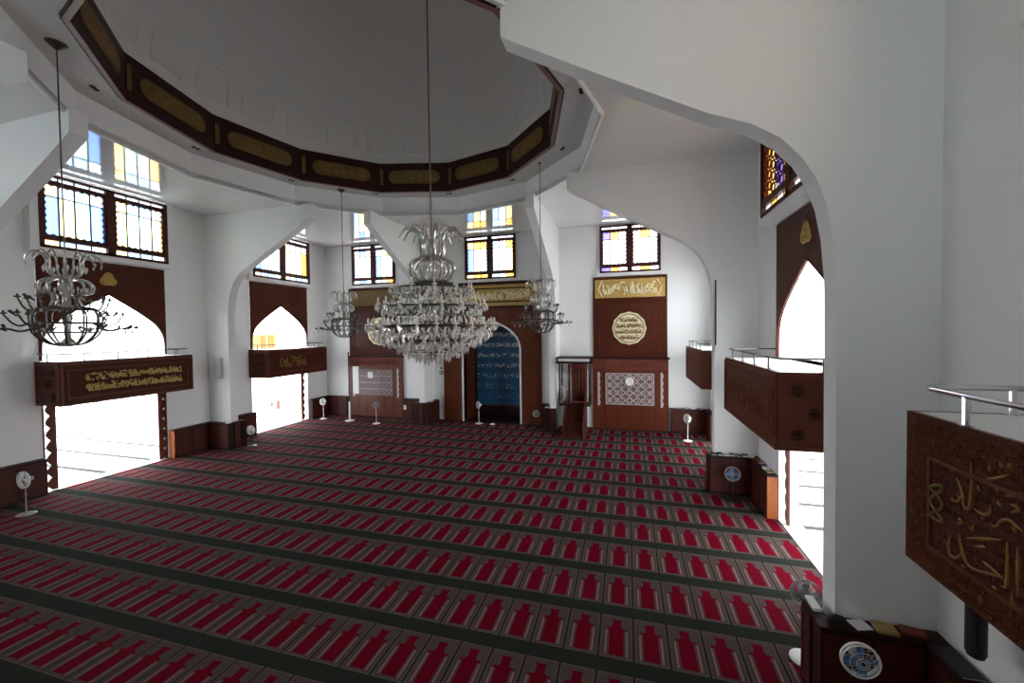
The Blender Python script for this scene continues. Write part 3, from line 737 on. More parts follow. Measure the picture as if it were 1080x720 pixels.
cabinet('dark bookcase on the right wall in the far right corner', [(XE-SD, XE-.02, 9.15, YN-SD-.035)], [('x', -1, XE-SD, 9.15, YN-SD-.035)])

# ------------------------------------------------------------------ north wall panels
F = FR('N')
# prayer niche surround
r = thing('mihrab', (0, YN-.1, 0), 'tall carved wooden prayer niche with white-edged pointed arch and blue inscribed tiles', 'prayer niche')
g = G(F); A = arch_pts(0, 1.66, 4.0, 5.58, 0.0, True)
g.prism([(2.8, 0), (2.8, 7.58), (-2.8, 7.58), (-2.8, 0)] + A, -.05, .12); obj('surround_board', g, 'wood_mid', r)
g = G(F); g.tube([(s, .12, z) for s, z in A], .055, 6); obj('arch_edge', g, 'white_pl', r); 
g = G(F); g.box(-2.72, 2.72, .12, .16, 6.33, 7.45); fz = obj('gold_frieze', g, 'gold', r)
g = G(F); g.box(-2.9, 2.9, .0, .24, 7.5, 7.62); g.box(-2.85, 2.85, 0, .2, 6.2, 6.3); obj('cornice', g, 'wood_dark', r)
g = G(F); hh = .36; cz = 6.9
g.tube([(-2.1-hh*math.sin(t), .18, cz+hh*math.cos(t)) for t in [PI*i/8 for i in range(9)]] + [(2.1+hh*math.sin(t), .18, cz-hh*math.cos(t)) for t in [PI*i/8 for i in range(9)]], .035, 5, closed=True)
obj('cartouche_line', g, 'wood_dark', fz)
g = G(F); scribble(g, -2.2, 2.2, 6.6, 7.2, .19, .035, 11, 1.3); obj('relief_strokes', g, 'gold_pale', fz)
for q in (-2.62, 1.95): g = G(F); g.box(q, q+.67, .12, .14, .3, 5.9); obj('side_board', g, 'carved_mid', r)
g = G(F); scribble(g, .5, 2.5, 5.2, 6.1, .13, .02, 15, 1.3); scribble(g, -2.5, -.5, 5.2, 6.1, .13, .02, 16, 1.3); obj('spandrel_carving', g, 'carved_red', r)
g = G(F); g.box(-1.7, 1.7, -2.35, -2.2, 0, 5.9); obj('tiled_back', g, 'bluetile', r)
g = G(F); g.box(-1.8, -1.7, -2.35, -.05, 0, 5.9); g.box(1.7, 1.8, -2.35, -.05, 0, 5.9); g.box(-1.8, 1.8, -2.35, -.05, 5.9, 6.0); obj('niche_side', g, 'wood_dark', r)
g = G(F); g.box(-1.66, -1.45, -1.2, -.4, 0, 4.6); obj('open_door_leaf', g, 'wood_mid', r)
g = G(F); g.box(-1.66, 1.66, -2.2, -2.0, 0, .48); obj('dado', g, 'wood_dark', r); g = G(F); g.box(-1.66, 1.66, -2.2, -1.95, .48, .54); obj('dado_rail', g, 'wood_mid', r)
g = G(F); g.box(-1.8, 1.8, -2.4, 0, -.06, -.001); WT[0] += 1; struct('trim_%d' % WT[0], g, 'wood_dark')
# the two tall panels
def lattice(g, s0, s1, z0, z1, d, r, step, dots=True):
    s = s0-(z1-z0)
    while s < s1:
        for sg in (0, 1):
            a, b = (s, z0), (s+(z1-z0), z1)
            if sg: a, b = (s, z1), (s+(z1-z0), z0)
            t0 = max(0, (s0-a[0])/(b[0]-a[0])); t1 = min(1, (s1-a[0])/(b[0]-a[0]))
            if t1 > t0:
                p = lambda t: (a[0]+(b[0]-a[0])*t, d, a[1]+(b[1]-a[1])*t)
                g.tube([p(t0), p(t1)], r, 4)
        s += step
    return g
for c, left in ((7.25, False), (-7.25, True)):
    r = thing('wall_panel', (c, YN-.1, 0), 'tall wooden panel, pale gold roundel and white clock, right of the pulpit' if not left else 'tall wooden panel with brownish gold frieze, far left, partly behind the big chandelier', 'wall panel')
    g = G(F); g.box(c-1.76, c+1.76, 0, .09, 3.55, 7.6); obj('upper_board', g, 'carved' if not left else 'wood', r)
    g = G(F); g.box(c-1.66, c+1.66, .09, .12, 6.55, 7.46); fz = obj('gold_frieze', g, 'gold' if not left else 'gold_dark', r)
    if not left:
        g = G(F); scribble(g, c-1.25, c+1.25, 6.68, 7.34, .13, .04, 31, 1.3)
        g.tube([(c-1.3, .13, 7.4), (c-1.5, .13, 7.0), (c-1.3, .13, 6.6)], .03, 4); g.tube([(c+1.3, .13, 7.4), (c+1.5, .13, 7.0), (c+1.3, .13, 6.6)], .03, 4)
        obj('relief_strokes', g, 'gold_pale', fz)
    mc = c-.02 if not left else c+.35
    g = G(F); g.prism([(mc+.80*math.cos(t)*(1+.02*math.cos(12*t)), 5.03+.80*math.sin(t)*(1+.02*math.cos(12*t))) for t in [2*PI*k/48 for k in range(48)]], .09, .13); md = obj('gold_roundel', g, 'gold_pale', r)
    g = G(F); [scribble(g, mc-w_, mc+w_, z_, z_+.26, .135, .014, 33+int(z_*10), 1.5) for w_, z_ in ((.45, 5.32), (.62, 5.03), (.62, 4.74), (.45, 4.46))]; g.tube([(mc+.7*math.cos(t), .14, 5.03+.7*math.sin(t)) for t in [2*PI*k/36 for k in range(36)]], .02, 5, closed=True); obj('relief_script', g, 'gold_dull', md)
    g = G(F)
    for k in range(3):
        e = .14+.13*k; a, b, z0_, z1_ = c-1.76+e, c+1.76-e, 3.6+e, 6.5-e*.6
        g.tube([(a, .095, z0_), (b, .095, z0_), (b, .095, z1_), (a, .095, z1_)], .018, 4, closed=True)
    obj('panel_moulding', g, 'wood_mid', r)
    g = G(F); g.box(c-1.86, c+1.86, 0, .16, 3.5, 3.6); obj('ledge', g, 'wood_dark', r)
    g = G(F); g.box(c-1.8, c+1.8, 0, .12, 2.98, 3.5); kb = obj('carved_band', g, 'carved_red', r)
    g = G(F); scribble(g, c-1.6, c+1.6, 3.05, 3.42, .125, .018, 36, 1.4); obj('relief_strokes', g, 'carved_red', kb)
    g = G(F); g.box(c-1.8, c+1.8, 0, .10, 0.0, 2.98); obj('lower_board', g, 'wood_mid', r)
    g = G(F); a, b = (c-1.16, c+1.12) if not left else (c-1.1, c+1.16)
    g.box(a, b, .10, .12, 1.25, 2.78); gb = obj('grille_back', g, 'grille_back', r)
    if not left:
        g = G(F); lattice(g, a, b, 1.25, 2.78, .13, .022, .38)
        for i in range(7):
            for j in range(4): 
                cx_, cz_ = a+.19+i*.32, 1.45+j*.38
                g.tube([(cx_+.1*math.cos(t), .135, cz_+.1*math.sin(t)) for t in [2*PI*k/8 for k in range(8)]], .018, 4, closed=True)
        for q in ((a, 1.25, b, 1.25), (a, 2.78, b, 2.78), (a, 1.25, a, 2.78), (b, 1.25, b, 2.78)): g.tube([(q[0], .13, q[1]), (q[2], .13, q[3])], .025, 4)
        obj('lattice', g, 'grille_bar', gb)
    else:
        g = G(F); lattice(g, b-1.0, b, 1.25, 2.78, .13, .012, .3); 
        for zz_ in (1.62, 2.0, 2.38): g.box(a, b, .12, .128, zz_, zz_+.03)
        obj('lattice', g, 'grille_bar', gb)
        g = G(F); g.box(a-.46, a-.04, .1, .125, 1.3, 2.95); obj('pale_strip', g, 'white_pl', r)
    for sg in (-1, 1):
        x = c+sg*1.5
        g = G(F); pts = [(x-.06, 1.15), (x-.06, 2.85)] + [(x+.02+.05*abs(math.sin(PI*k/8)), 2.85-1.7*k/40) for k in range(41)]; g.prism(pts, .10, .115); obj('scalloped_inlay', g, 'grille_bar', r)
    g = G(F)
    for k in range(1, 6): g.box(c-1.8+k*.6-.01, c-1.8+k*.6+.01, .10, .11, .1, 1.15)
    obj('board_joint', g, 'wood_dark', r)
# clock on right panel, notice on left panel
g = G(F); g.prism([(7.24+.20*math.cos(t), 2.40+.20*math.sin(t)) for t in [2*PI*k/28 for k in range(28)]], .16, .20)
r = thing('wall_clock', (7.24, YN-.16, 2.2), 'round white wall clock on the pale lattice of the right wall panel', 'clock'); obj('clock_face', g, 'clockface', r)
g = G(F); g.tube([(7.24+.20*math.cos(t), .20, 2.40+.20*math.sin(t)) for t in [2*PI*k/28 for k in range(28)]], .015, 5, closed=True); obj('clock_rim', g, 'white_pl', r)
g = G(F); g.box(7.235, 7.245, .2, .205, 2.4, 2.54); g.tube([(7.24, .204, 2.4), (7.32, .204, 2.36)], .006, 4); obj('clock_hand', g, 'black', r)
g = G(F); g.box(-7.75, -7.4, .135, .145, 2.27, 2.63); o = obj('paper_notice', g, 'paper'); tag(o, 'small white paper notice on the grey board of the left wall panel', 'notice')
g = G(F); g.box(-5.3, -5.12, .2795, .284, .52, .78); o = obj('paper_tag', g, 'paper'); tag(o, 'small white tag fixed to the bookcase right of the left wall panel', 'tag')
g = G(F); g.box(-3.04, -2.9, -.0, .02, 2.6, 2.9)
# light switches on the north pier's east face side wall
r = thing('light_switch', (-3.02, YN, 2.55), 'pair of black light switches on white wall left of the prayer niche', 'switch')
for k in (0, 1):
    g = G(F); g.box(-3.12, -2.92, 0, .02, 2.55+.26*k, 2.75+.26*k); o = obj('switch_plate', g, 'white_pl' if k else 'black', r); g = G(F); g.box(-3.07, -2.97, .02, .03, 2.6+.26*k, 2.7+.26*k); obj('rocker', g, 'black' if k else 'white_pl', o)

# ------------------------------------------------------------------ pulpit
r = thing('minbar', (4.68, 9.3, 0), 'dark red wooden pulpit with steep stair and flat dark-edged canopy', 'pulpit')
x0, x1 = 4.22, 5.18
g = G(); n = 6
poly = [(8.30, 0)]
for k in range(n): poly += [(8.30+k*.24, (k+1)*.22), (8.30+(k+1)*.24, (k+1)*.22)]
poly += [(10.0, n*.22), (10.0, 0)]
g.prism(poly, x0+.05, x1-.05, 'dz'); obj('stair', g, 'wood', r)
for x in (x0, x1-.05):
    g = G(); g.prism([(8.22, 0), (8.22, .5), (9.74, 1.95), (10.2, 1.95), (10.2, 0)], x, x+.05, 'dz'); obj('side_panel', g, 'wood', r)
g = G(); g.box(3.95, 5.40, 9.42, 10.3, 1.28, 1.36); obj('platform', g, 'wood_dark', r)
for x, y in ((3.93, 9.40), (4.40, 9.40), (5.36, 9.40), (3.93, 10.26), (5.36, 10.26)):
    g = G(); g.box(x-.03, x+.03, y-.03, y+.03, 1.28 if x != 4.68 else 0, 3.36); g.lathe([(.05, 1.4), (.03, 1.5), (.05, 1.6), (.03, 1.75)], 8, (x, y, 0)); obj('post', g, 'wood_dark', r)
g = G(); g.box(3.78, 5.52, 9.25, 10.35, 3.36, 3.46); g.box(3.78, 5.52, 9.25, 10.35, 3.60, 3.66); g.box(3.83, 3.9, 9.3, 10.3, 3.46, 3.60); g.box(5.4, 5.47, 9.3, 10.3, 3.46, 3.6); obj('canopy', g, 'wood_dark', r)
g = G(); g.box(3.9, 5.4, 9.29, 10.3, 3.46, 3.60); obj('canopy_fascia', g, 'white_pl', r)
g = G(); g.box(4.42, 5.2, 10.14, 10.22, 1.36, 3.3); bp = obj('back_panel', g, 'wood_mid', r)
g = G()
for k in range(5): g.tube([(4.5+k*.155, 10.1, 1.4), (4.5+k*.155, 10.1, 3.1)], .022, 6)
obj('baluster_row', g, 'carved_red', bp)
for x in (4.44, 5.2):
    g = G(); g.box(x-.025, x+.025, 9.39, 9.43, 1.36, 3.3); obj('inner_frame', g, 'carved_red', r)
g = G(); g.box(4.4, 5.3, 9.385, 9.42, 3.2, 3.3); g.box(4.4, 5.3, 9.385, 9.42, 1.46, 1.52); obj('cross_rail', g, 'carved_red', r)
for (a, b) in ((3.96, 4.38),):
    g = G(); lattice_pts = []
    for k in range(5): g.tube([(a+.05+k*.08, 9.41, 1.4), (a+.05+k*.08, 9.41, 2.2)], .012, 5)
    g.box(a, b, 9.4, 9.42, 2.2, 2.26); obj('side_rail', g, 'grille_bar', r)

# ------------------------------------------------------------------ chandeliers
def arm_mesh(pts, r0_, r1_, ang, k=5, n=6):
    g = G(lambda p: Vector((p[0]*math.cos(ang), p[0]*math.sin(ang), p[2])))
    # build straight in world-local radial coordinates
    P = smooth_pts([(a*math.cos(ang), a*math.sin(ang), z) for a, z in pts], k); g.f = IDM
    m = len(P); g.tube(P, [r0_+(r1_-r0_)*i/(m-1) for i in range(m)], n); return g
def put(g, name, mat, parent, smooth=False):
    """parts drawn about the parent's own origin"""
    bmesh.ops.translate(g.b, verts=g.b.verts, vec=ORG[parent.name]); return obj(name, g, mat, parent, smooth)
def small_chandelier(loc, label):
    r = thing('chandelier', loc, label, 'chandelier', 'four small chandeliers round the dome')
    H = ZS-loc[2]
    g = G(); g.tube([(0, 0, .6), (0, 0, H)], .014, 6); put(g, 'suspension_rod', 'bronze', r)
    g = G(); g.lathe([(0, H-.14), (.03, H-.13), (.12, H-.05), (.17, H-.01), (.17, H), (0, H)], 16); put(g, 'ceiling_rose', 'bronze', r, True)
    g = G(); g.lathe([(0, 0), (.08, .02), (.14, .06), (.1, .12), (.04, .2), (.05, .5), (.09, .6), (.04, .7), (.05, .78), (.13, .8), (.13, .84), (.05, .88), (.06, 1.1), (.1, 1.2), (.04, 1.36), (.14, 1.4), (.14, 1.45), (.03, 1.5), (.03, 1.8), (0, 1.82)], 12); put(g, 'stem', 'crystal', r, True)
    def ringpart(name, rad, z, rr_):
        g = G(); g.tube([(rad*math.cos(t), rad*math.sin(t), z) for t in [2*PI*k/24 for k in range(24)]], rr_, 5, closed=True); put(g, name, 'bronze', r)
    ringpart('hoop', .50, .50, .018); ringpart('hoop', .36, .78, .016); ringpart('hoop', .46, .30, .016)
    for k in range(14):
        a = 2*PI*k/14
        put(arm_mesh([(.10, 1.43), (.22, 1.5), (.26, 1.65), (.27, 1.80), (.38, 1.93), (.50, 1.86), (.54, 1.76)], .020, .012, a), 'crown_scroll', 'crystal', r)
        put(arm_mesh([(.10, 1.40), (.28, 1.39), (.40, 1.27), (.36, 1.12), (.22, 1.08), (.20, .95), (.24, .84)], .019, .018, a+.2), 'vase_scroll', 'crystal', r)
        g = G(); g.octa((.30*math.cos(a+.1), .30*math.sin(a+.1), 1.62), .03, .16); g.octa((.53*math.cos(a), .53*math.sin(a), 1.70), .02, .1); g.octa((.3*math.cos(a+.1), .3*math.sin(a+.1), 1.2), .03, .14); put(g, 'crystal_pendants', 'crystal_lt', r)['kind'] = 'stuff'
    for k in range(12):
        a = 2*PI*k/12
        put(arm_mesh([(.16, .82), (.40, .80), (.50, .66), (.50, .5), (.47, .3), (.30, .1), (.12, .03)], .018, .018, a), 'basket_rib', 'bronze', r)
    for k in range(24):
        tier = k % 3; a = 2*PI*k/24
        pts, tip = (([(.47, .40), (.66, .33), (.84, .38), (1.06, .37)], (1.06, .37)), ([(.5, .5), (.62, .44), (.72, .5), (.82, .66)], (.82, .66)), ([(.38, .78), (.50, .74), (.58, .82), (.64, .98)], (.64, .98)))[tier]
        am = put(arm_mesh(pts, .022, .014, a), 'arm', 'bronze', r)
        cx_, cy_ = tip[0]*math.cos(a), tip[0]*math.sin(a)
        g = G(); g.lathe([(0, 0), (.045, .01), (.055, .035), (.02, .04), (.018, .07), (0, .09)], 8, (cx_, cy_, tip[1])); g.tube([(tip[0]*.8*math.cos(a), tip[0]*.8*math.sin(a), tip[1]-.03), (tip[0]*.9*math.cos(a+.14), tip[0]*.9*math.sin(a+.14), tip[1]+.07)], [.012, .03], 6); put(g, 'lamp_cup', 'bronze', am)
        g = G(); g.octa((tip[0]*.93*math.cos(a), tip[0]*.93*math.sin(a), tip[1]-.07), .022, .11); put(g, 'crystal_drop', 'crystal_lt', am)
    return r
sc0 = small_chandelier((-3.98, -4.46, 4.77), 'nearest small chandelier, upper left, in front of the brightest arch')
copy_tree(sc0, (-4.30, 4.29, 4.77), .1, 'small chandelier hanging before the far left panel')
copy_tree(sc0, (4.17, 4.16, 4.87), .15, 'small chandelier hanging just right of the prayer niche')

r = thing('chandelier', (1.95, .15, 4.20), 'very large many-tiered crystal chandelier hanging in the middle of the picture', 'chandelier')
r.scale = (.97, .97, .90)
HT = math.sqrt(1-(2.03/5.72)**2)*5.6+12.08-4.20
HT /= .90
g = G(); g.tube([(0, 0, 3.2), (-.02, 0, 8), (0, 0, HT)], .024, 8); put(g, 'suspension_rod', 'lip', r)
g = G(); g.lathe([(0, 0), (.1, .03), (.2, .12), (.25, .3), (.12, .45), (.1, 1.0), (.18, 1.15), (.09, 1.3), (.1, 1.7), (.2, 1.85), (.1, 2.0), (.12, 2.2), (.26, 2.32), (.12, 2.45), (.14, 2.8), (.2, 2.95), (.12, 3.1), (.08, 3.25), (.1, 3.45), (.05, 3.7), (0, 3.72)], 16); put(g, 'stem', 'crystal', r, True)
for rad, z, rr_ in ((1.0, 2.2, .03), (.62, 2.32, .04), (1.35, 1.62, .03), (1.5, 1.05, .035), (1.2, .62, .03), (.7, .28, .025), (.38, 2.4, .035), (.2, 3.16, .03)):
    g = G(); g.tube([(rad*math.cos(t), rad*math.sin(t), z) for t in [2*PI*k/40 for k in range(40)]], rr_, 6, closed=True); put(g, 'hoop', 'bronze', r)
for k in range(14):
    a = 2*PI*k/14
    put(arm_mesh([(.17, 3.15), (.33, 3.2), (.38, 3.45), (.36, 3.72), (.50, 3.97), (.72, 4.0), (.90, 3.74)], .05, .022, a, 5, 7), 'crown_scroll', 'crystal', r)
    put(arm_mesh([(.15, 3.1), (.40, 3.1), (.62, 2.9), (.60, 2.62), (.44, 2.45), (.36, 2.36)], .042, .038, a+.2, 5, 7), 'vase_scroll', 'crystal', r)
    put(arm_mesh([(.2, 2.9), (.36, 2.85), (.42, 2.68), (.32, 2.5)], .03, .03, a+.42, 4, 6), 'inner_scroll', 'crystal_lt', r)
TI = [(12, [(.3, 2.25), (.7, 1.98), (.98, 2.02), (1.12, 2.2)], 0), (18, [(.3, 1.8), (.8, 1.42), (1.22, 1.47), (1.5, 1.68)], .1), (24, [(.3, 1.2), (1.0, .87), (1.45, .92), (1.76, 1.08)], 0), (18, [(.3, .85), (.8, .55), (1.2, .58), (1.5, .75)], .15)]
for n, pts, ph in TI:
    for k in range(n):
        a = 2*PI*k/n+ph; tp = pts[-1]
        am = put(arm_mesh(pts, .03, .018, a, 4), 'arm', 'bronze' if k % 2 else 'crystal', r)
        c_, s_ = math.cos(a), math.sin(a)
        g = G(); g.lathe([(0, -.02), (.07, .0), (.08, .03), (.022, .04), (.022, .12), (.028, .15), (.022, .19), (0, .23)], 8, (tp[0]*c_, tp[0]*s_, tp[1])); put(g, 'candle_bulb', 'bulb', am)
        g = G()
        for q, (rd, z) in enumerate(((tp[0], tp[1]-.1), (tp[0]-.13, tp[1]-.2), (tp[0]-.28, tp[1]-.24), (tp[0]+.06, tp[1]-.06), (pts[1][0], pts[1][1]-.12))):
            g.octa((rd*c_, rd*s_, z), .042, .19)
        put(g, 'crystal_pendants', 'crystal_lt', am)['kind'] = 'stuff'
R_ = random.Random(5); g = G()
for rad, z, n in ((1.0, 2.08, 40), (1.35, 1.5, 56), (1.5, .92, 60), (1.62, .80, 56), (1.2, .5, 50), (1.35, .62, 48), (.95, .36, 40), (.7, .18, 34), (.45, .08, 22), (.62, 2.2, 26), (1.15, 1.75, 40), (1.45, 1.25, 50), (.9, 1.7, 30), (.25, -.02, 10)):
    for k in range(n):
        a = 2*PI*k/n+R_.uniform(-.04, .04); q = rad+R_.uniform(-.05, .05); g.octa((q*math.cos(a), q*math.sin(a), z+R_.uniform(-.06, .04)), .036, .2)
for (ra, za, rb, zb_) in ((.62, 2.3, 1.0, 2.2), (.2, 3.1, .62, 2.32), (1.0, 2.15, 1.35, 1.62), (1.35, 1.6, 1.5, 1.05), (1.5, .95, 1.2, .62), (1.2, .55, .7, .28), (.7, .25, .15, .05)):
    for k in range(20):
        a = 2*PI*k/20
        for q in range(6):
            t = (q+.5)/6; rd = ra+(rb-ra)*t; z = za+(zb_-za)*t-.08*math.sin(PI*t); g.octa((rd*math.cos(a), rd*math.sin(a), z), .027, .08)
o = put(g, 'crystal_festoons', 'crystal_lt', r); o['kind'] = 'stuff'

# ------------------------------------------------------------------ standing fans
def fan(loc, rz, label, h=1.0, base='white_pl', head='white_pl', blade='grey_pl', pole='white_pl', R=.19):
    r = thing('pedestal_fan', loc, label, 'fan', 'standing fans')
    g = G(); g.lathe([(0, 0), (.2, 0), (.2, .015), (.16, .03), (.03, .04), (.025, .08), (0, .08)], 24); put(g, 'base', base, r, False)
    g = G(); g.tube([(0, 0, .04), (0, 0, h-.1)], .014, 8); g.tube([(0, 0, h*.55), (0, 0, h*.62)], .022, 8); put(g, 'pole', pole, r)
    g = G(lambda p: Vector((p[0], -p[2], h+p[1]))); g.lathe([(0, -.16), (.055, -.15), (.065, -.08), (.06, -.02), (.03, 0), (0, 0)], 12); g.f = IDM; g.box(-.02, .02, .0, .06, h-.12, h-.03); put(g, 'motor_housing', 'grey_pl' if pole != 'white_pl' else head, r)
    g = G()
    for rad, y in ((R, -.06), (R, -.02), (R*.97, .0), (R*.66, -.085), (R*.33, -.095), (.03, -.1)): g.tube([(rad*math.cos(t), y, h+rad*math.sin(t)) for t in [2*PI*k/24 for k in range(24)]], .003 if rad < R*.95 else .010, 5, closed=True)
    for k in range(16):
        a = 2*PI*k/16; c_, s_ = math.cos(a), math.sin(a)
        g.tube([(.03*c_, -.1, h+.03*s_), (R*.6*c_, -.088, h+R*.6*s_), (R*c_, -.05, h+R*s_), (R*.6*c_, .03, h+R*.6*s_), (.05*c_, .04, h+.05*s_)], .0022, 3)
    put(g, 'cage', head, r)
    for k in range(4):
        a0_ = PI/2*k; pts = []
        g = G(); A, B = [], []
        for i in range(5):
            t = i/4
            rad = .03+(R*.88-.03)*t; w = .3+.35*math.sin(PI*min(1, t*.8+.1))
            A.append(g.v((rad*math.cos(a0_-w*.5), -.05+.012, h+rad*math.sin(a0_-w*.5)))); B.append(g.v((rad*math.cos(a0_+w*.8), -.05-.012, h+rad*math.sin(a0_+w*.8))))
        for i in range(4): g.face([A[i], A[i+1], B[i+1], B[i]])
        ret = bmesh.ops.solidify(g.b, geom=list(g.b.faces), thickness=.004)
        put(g, 'blade', blade, r)
    return r
fan((-9.18, -2.92, 0), .9, 'round grey-headed standing fan in the lower left corner before the bookcase', .98, 'grey_pl', 'white_pl', 'white_pl', 'grey_pl', .23)
fan((-8.98, 3.9, 0), .8, 'small fan at the foot of the white pier between the left doorways', .72, 'black', 'white_pl', 'white_pl', 'black', .2)
f1 = fan((-9.9, 9.3, 0), .4, 'white standing fan beside the far left doorway', 1.0)
fan((-6.10, 8.91, 0), 0, 'standing fan with grey head in front of the left wall panel', 1.05, 'white_pl', 'grey_pl', 'grey_pl', 'white_pl', .2)
copy_tree(f1, (-.59, 10.14, 0), -.8, 'white standing fan before the prayer niche')
copy_tree(f1, (9.7, 9.0, 0), -1.0, 'white standing fan in the far right corner by the bookcase')
fan((9.62, -3.3+.12, 0), .95, 'nearest standing fan on a white disc base, lower right, grey head', 1.02, 'white_pl', 'grey_pl', 'grey_pl', 'white_pl', .2).location = (9.70, -3.12, 0)
fan((10.05, 2.75, 0), .5, 'dark standing fan with blue blades against the right pier bookcase', .78, 'black', 'grey_pl', 'blue_pl', 'black', .2)
fan((9.76, -4.42, 0), .8, 'blue-bladed fan with white rim in front of the lower right bookcase', 1.09, 'black', 'white_pl', 'blue_pl', 'black', .19)
fan((2.62, 9.95, 0), .3, 'small round fan low between prayer niche and pulpit', .72, 'black', 'white_pl', 'black', 'black', .16)
g = G(); g.lathe([(0, 0), (.13, 0), (.12, .04), (.05, .07), (0, .07)], 16, (.19, 10.1, 0)); o = obj('floor_socket_cover', g, 'white_pl', smooth=True); tag(o, 'low white round object on the carpet before the prayer niche', 'floor object')

# tall poles
r = thing('tall_pole', (-8.03, 9.2, 0), 'tall thin dark pole on a white foot left of the left wall panel', 'pole')
g = G(); g.lathe([(0, 0), (.26, 0), (.24, .03), (.05, .06), (0, .06)], 20); put(g, 'base', 'white_pl', r)
g = G(); g.tube([(0, 0, .05), (0, 0, 1.1)], .05, 10); put(g, 'lower_tube', 'white_pl', r)
g = G(); g.tube([(0, 0, 1.1), (0, 0, 3.9)], .035, 8); put(g, 'upper_tube', 'black', r)
g = G(); g.tube([(9.74, 3.38, 4.45), (9.74, 3.38, 6.45)], .022, 8); 
r = thing('wall_rod', (9.74, 3.38, 4.25), 'thin upright dark rod fixed to the right pier above the far balcony', 'rod'); obj('rod', g, 'black', r)
g = G(); g.box(9.70, 9.79, 3.33, 3.418, 4.25, 4.47); obj('bracket', g, 'white_pl', r)
# speakers
r = thing('column_speaker', (10.6, -4.78, 1.6), 'black upright column speaker hanging below the near right balcony', 'speaker')
g = G(lambda p: Vector((10.58+.0*p[0], -4.78, 0))); g.f = IDM
pts = [(10.6+.08*math.cos(t), -4.78+.085*math.sin(t)) for t in [2*PI*k/20 for k in range(20)]]
g.prism([(x, y) for x, y in pts], 1.62, 2.9, 'xy'); g.prism([(10.6+(x-10.6)*.85, -4.78+(y+4.78)*.85) for x, y in pts], 1.585, 1.62, 'xy'); obj('cabinet', g, 'black', r, False)
g = G(); g.box(10.7, 10.9, -4.82, -4.74, 2.5, 2.58); obj('wall_bracket', g, 'black', r)
g = G(); g.box(-10.30, -9.92, 3.3, 3.418, 3.05, 3.95); o = obj('wall_speaker', g, 'soffit'); tag(o, 'pale grey speaker box on the pier between the left balconies', 'speaker')

# downlights in the soffit
dl = None
for k in range(12):
    a = 2*PI*k/12+.04; x, y = 6.08*math.cos(a), 6.08*math.sin(a)
    if dl is None:
        dl = thing('downlight', (x, y, ZS-.02), 'small dark recessed downlight in the ring under the dome', 'light', 'downlights in the ring under the dome')
        for s_ in (-.065, .065):
            g = G(); g.lathe([(0, .019), (.04, .019), (.05, .0), (.058, .019)], 12, (0, s_, 0)); put(g, 'lamp_rim', 'black', dl)
    else: copy_tree(dl, (x, y, ZS-.02), a)

# ------------------------------------------------------------------ books and loose things on the bookcase tops
def book(x, y, z, w, l, h, rz, cov, label, group='books lying on the bookcase tops', cat='book'):
    r = thing('book', (x, y, z), label, cat, group)
    g = G(); g.box(-w/2, w/2, -l/2, l/2, 0, .006); g.box(-w/2, w/2, -l/2, l/2, h-.006, h); g.box(-w/2, -w/2+.008, -l/2, l/2, 0, h); put(g, 'cover', cov, r)
    g = G(); g.box(-w/2+.008, w/2-.008, -l/2+.008, l/2-.008, .006, h-.006); put(g, 'pages', 'paper', r)
    r.rotation_euler = (0, 0, rz); return r
T = SH+.006
book(10.28, -3.9, T, .20, .22, .035, 1.5, 'gold_cl', 'gold-covered book lying on the lower right bookcase')
book(10.58, -3.88, T, .16, .24, .03, 1.4, 'red_cl', 'red-covered book in the corner on the lower right bookcase')
book(10.74, -4.32, T, .24, .46, .03, 0.03, 'dkgreen_cl', 'long dark green folder lying along the lower right bookcase')
book(10.76, -4.85, T, .22, .40, .045, -.05, 'green_cl', 'olive folder at the lower right, nearest of the books')
g = G(); g.box(9.92, 10.12, -3.98, -3.8, T, T+.012); o = obj('paper_sheet', g, 'paper', org=(10.02, -3.89, T)); tag(o, 'white paper sheet beside the gold book, lower right', 'paper'); o.rotation_euler = (0, 0, .3)
g = G(); P = [(9.66, -3.92, T+.05), (9.74, -3.9, T+.055), (9.84, -3.88, T+.05)]; g.tube(P, [.03, .05, .03], 8); o = obj('black_pouch', g, 'black_soft', smooth=True); tag(o, 'small black pouch on the lower right bookcase end', 'pouch')
g = G(); g.prism([(9.56, -3.74), (9.66, -3.74), (9.67, -3.46), (9.57, -3.45)], T, T+.04, 'xy'); o = obj('white_cloth', g, 'paper'); tag(o, 'folded white cloth on the bookcase corner beside the nearest fan', 'cloth')
R_ = random.Random(12)
covs = ['dkgreen_cl', 'black_soft', 'paper', 'green_cl', 'red_cl', 'black', 'paper', 'gold_cl']
kk = 0
for k in range(7):   # right pier, along the pier face and along the wall towards the doorway
    book(9.66+k*.17, 3.29, T, .15, .2, .03+.02*(k % 2), R_.uniform(-.3, .3), covs[k % 8], 'book in the row on the right pier bookcase, south face', 'books on the right pier bookcase')
for k in range(5):
    book(10.77, 2.98-k*.25, T, .17, .15, .03+.02*(k % 2), R_.uniform(-.3, .3), covs[(k+3) % 8], 'book in the row on the right pier bookcase, by the wall', 'books by the right doorway')
for (x, y, c) in ((-9.47, 3.27, 'paper'), (-9.9, 3.9, 'paper')):
    book(x, y, T, .15, .2, .04, .3, c, 'white book on the bookcase of the left pier', 'white books on the left pier bookcase')
book(-3.3, 9.9, T, .2, .3, .05, .2, 'paper', 'white book on the far pier bookcase left of the prayer niche')
book(3.59, 9.37, T, .3, .12, .04, .1, 'paper', 'white book on the far pier bookcase beside the pulpit')
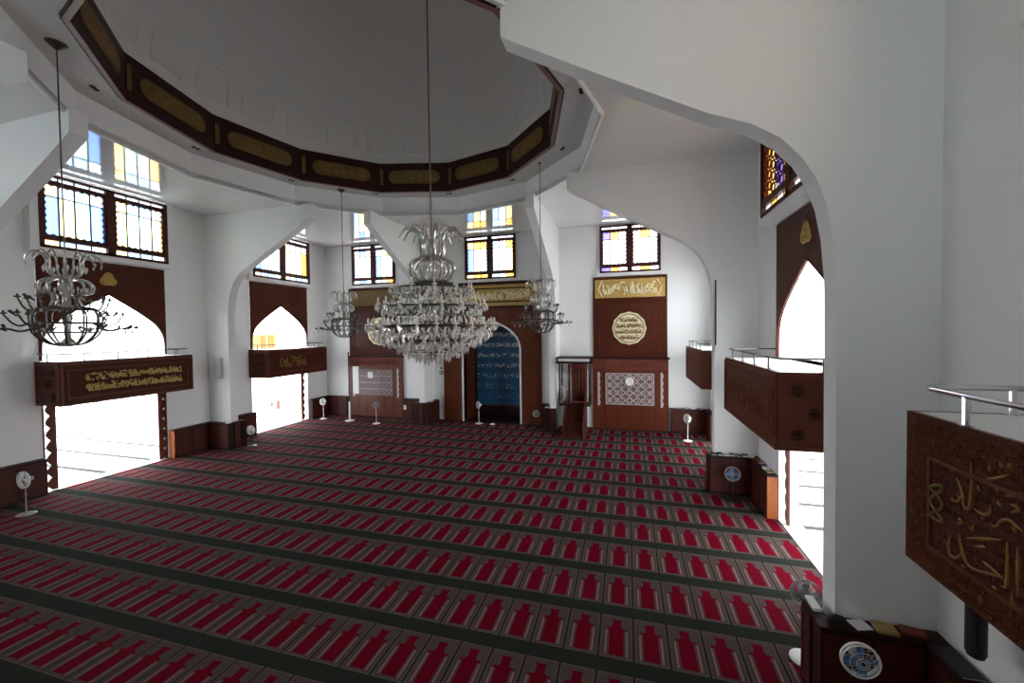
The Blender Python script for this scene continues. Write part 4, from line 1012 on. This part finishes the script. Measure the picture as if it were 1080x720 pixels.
book(3.28, 9.5, T, .2, .2, .05, .1, 'dkgreen_cl', 'dark book on the far pier bookcase right of the prayer niche')
for k in range(4): book(9.5+k*.32, 10.52, T, .2, .15, .03+.015*(k % 2), .1*k, covs[k], 'book in the row on the far right corner bookcase', 'books on the far right corner bookcase')
# volumes in the gallery behind the far left arch
for k in range(9):
    book(-12.3, 6.2+k*.24, 4.56, .22, .74, .22, 0, 'yellow' if k not in (5, 7, 8) else 'orange', 'tall cream and amber volume upright in the gallery behind the far left arch', 'volumes behind the far left arch').rotation_euler = (PI/2, 0, PI/2)
# poster stand outside the far left doorway
r = thing('notice_stand', (-14, 9.85, -.07), 'white notice with red print standing outside the far left doorway', 'notice')
g = G(); g.box(-14.02, -13.98, 9.4, 10.3, .1, .9); obj('board', g, 'paper', r); g = G(); g.box(-13.98, -13.97, 9.95, 10.2, .25, .8); g.box(-13.98, -13.97, 9.5, 9.7, .5, .75); obj('print', g, 'red_cl', r)
for y in (9.5, 10.2): g = G(); g.box(-14.02, -13.98, y-.02, y+.02, -.07, .1); obj('leg', g, 'black', r)
r = thing('gallery_frame', (-13, -.1, 4.19), 'thin dark metal frame standing in the gallery behind the brightest arch', 'frame')
for y in (-2.55, 1.75, 2.15):
    g = G(); g.tube([(-13, y, 4.19), (-13, y, 5.35)], .02, 6); obj('upright', g, 'rail_dark', r)
g = G(); g.tube([(-13, 1.75, 5.33), (-13, 2.15, 5.33)], .02, 6); obj('top_bar', g, 'rail_dark', r)
# things seen in the gallery through the right arch
r = thing('drying_rack', (12.6, 1.2, 4.19), 'thin white metal rack in the gallery behind the right arch', 'rack')
g = G()
for y in (.6, 1.1, 1.9): g.tube([(12.6, y, 4.19), (12.6, y, 5.9)], .012, 6)
obj('upright_bars', g, 'white_pl', r); g = G(); g.tube([(12.6, .6, 5.9), (12.6, 1.9, 5.9)], .012, 6); g.tube([(12.6, .6, 5.2), (12.6, 1.9, 5.2)], .012, 6); obj('cross_bars', g, 'rail_dark', r)
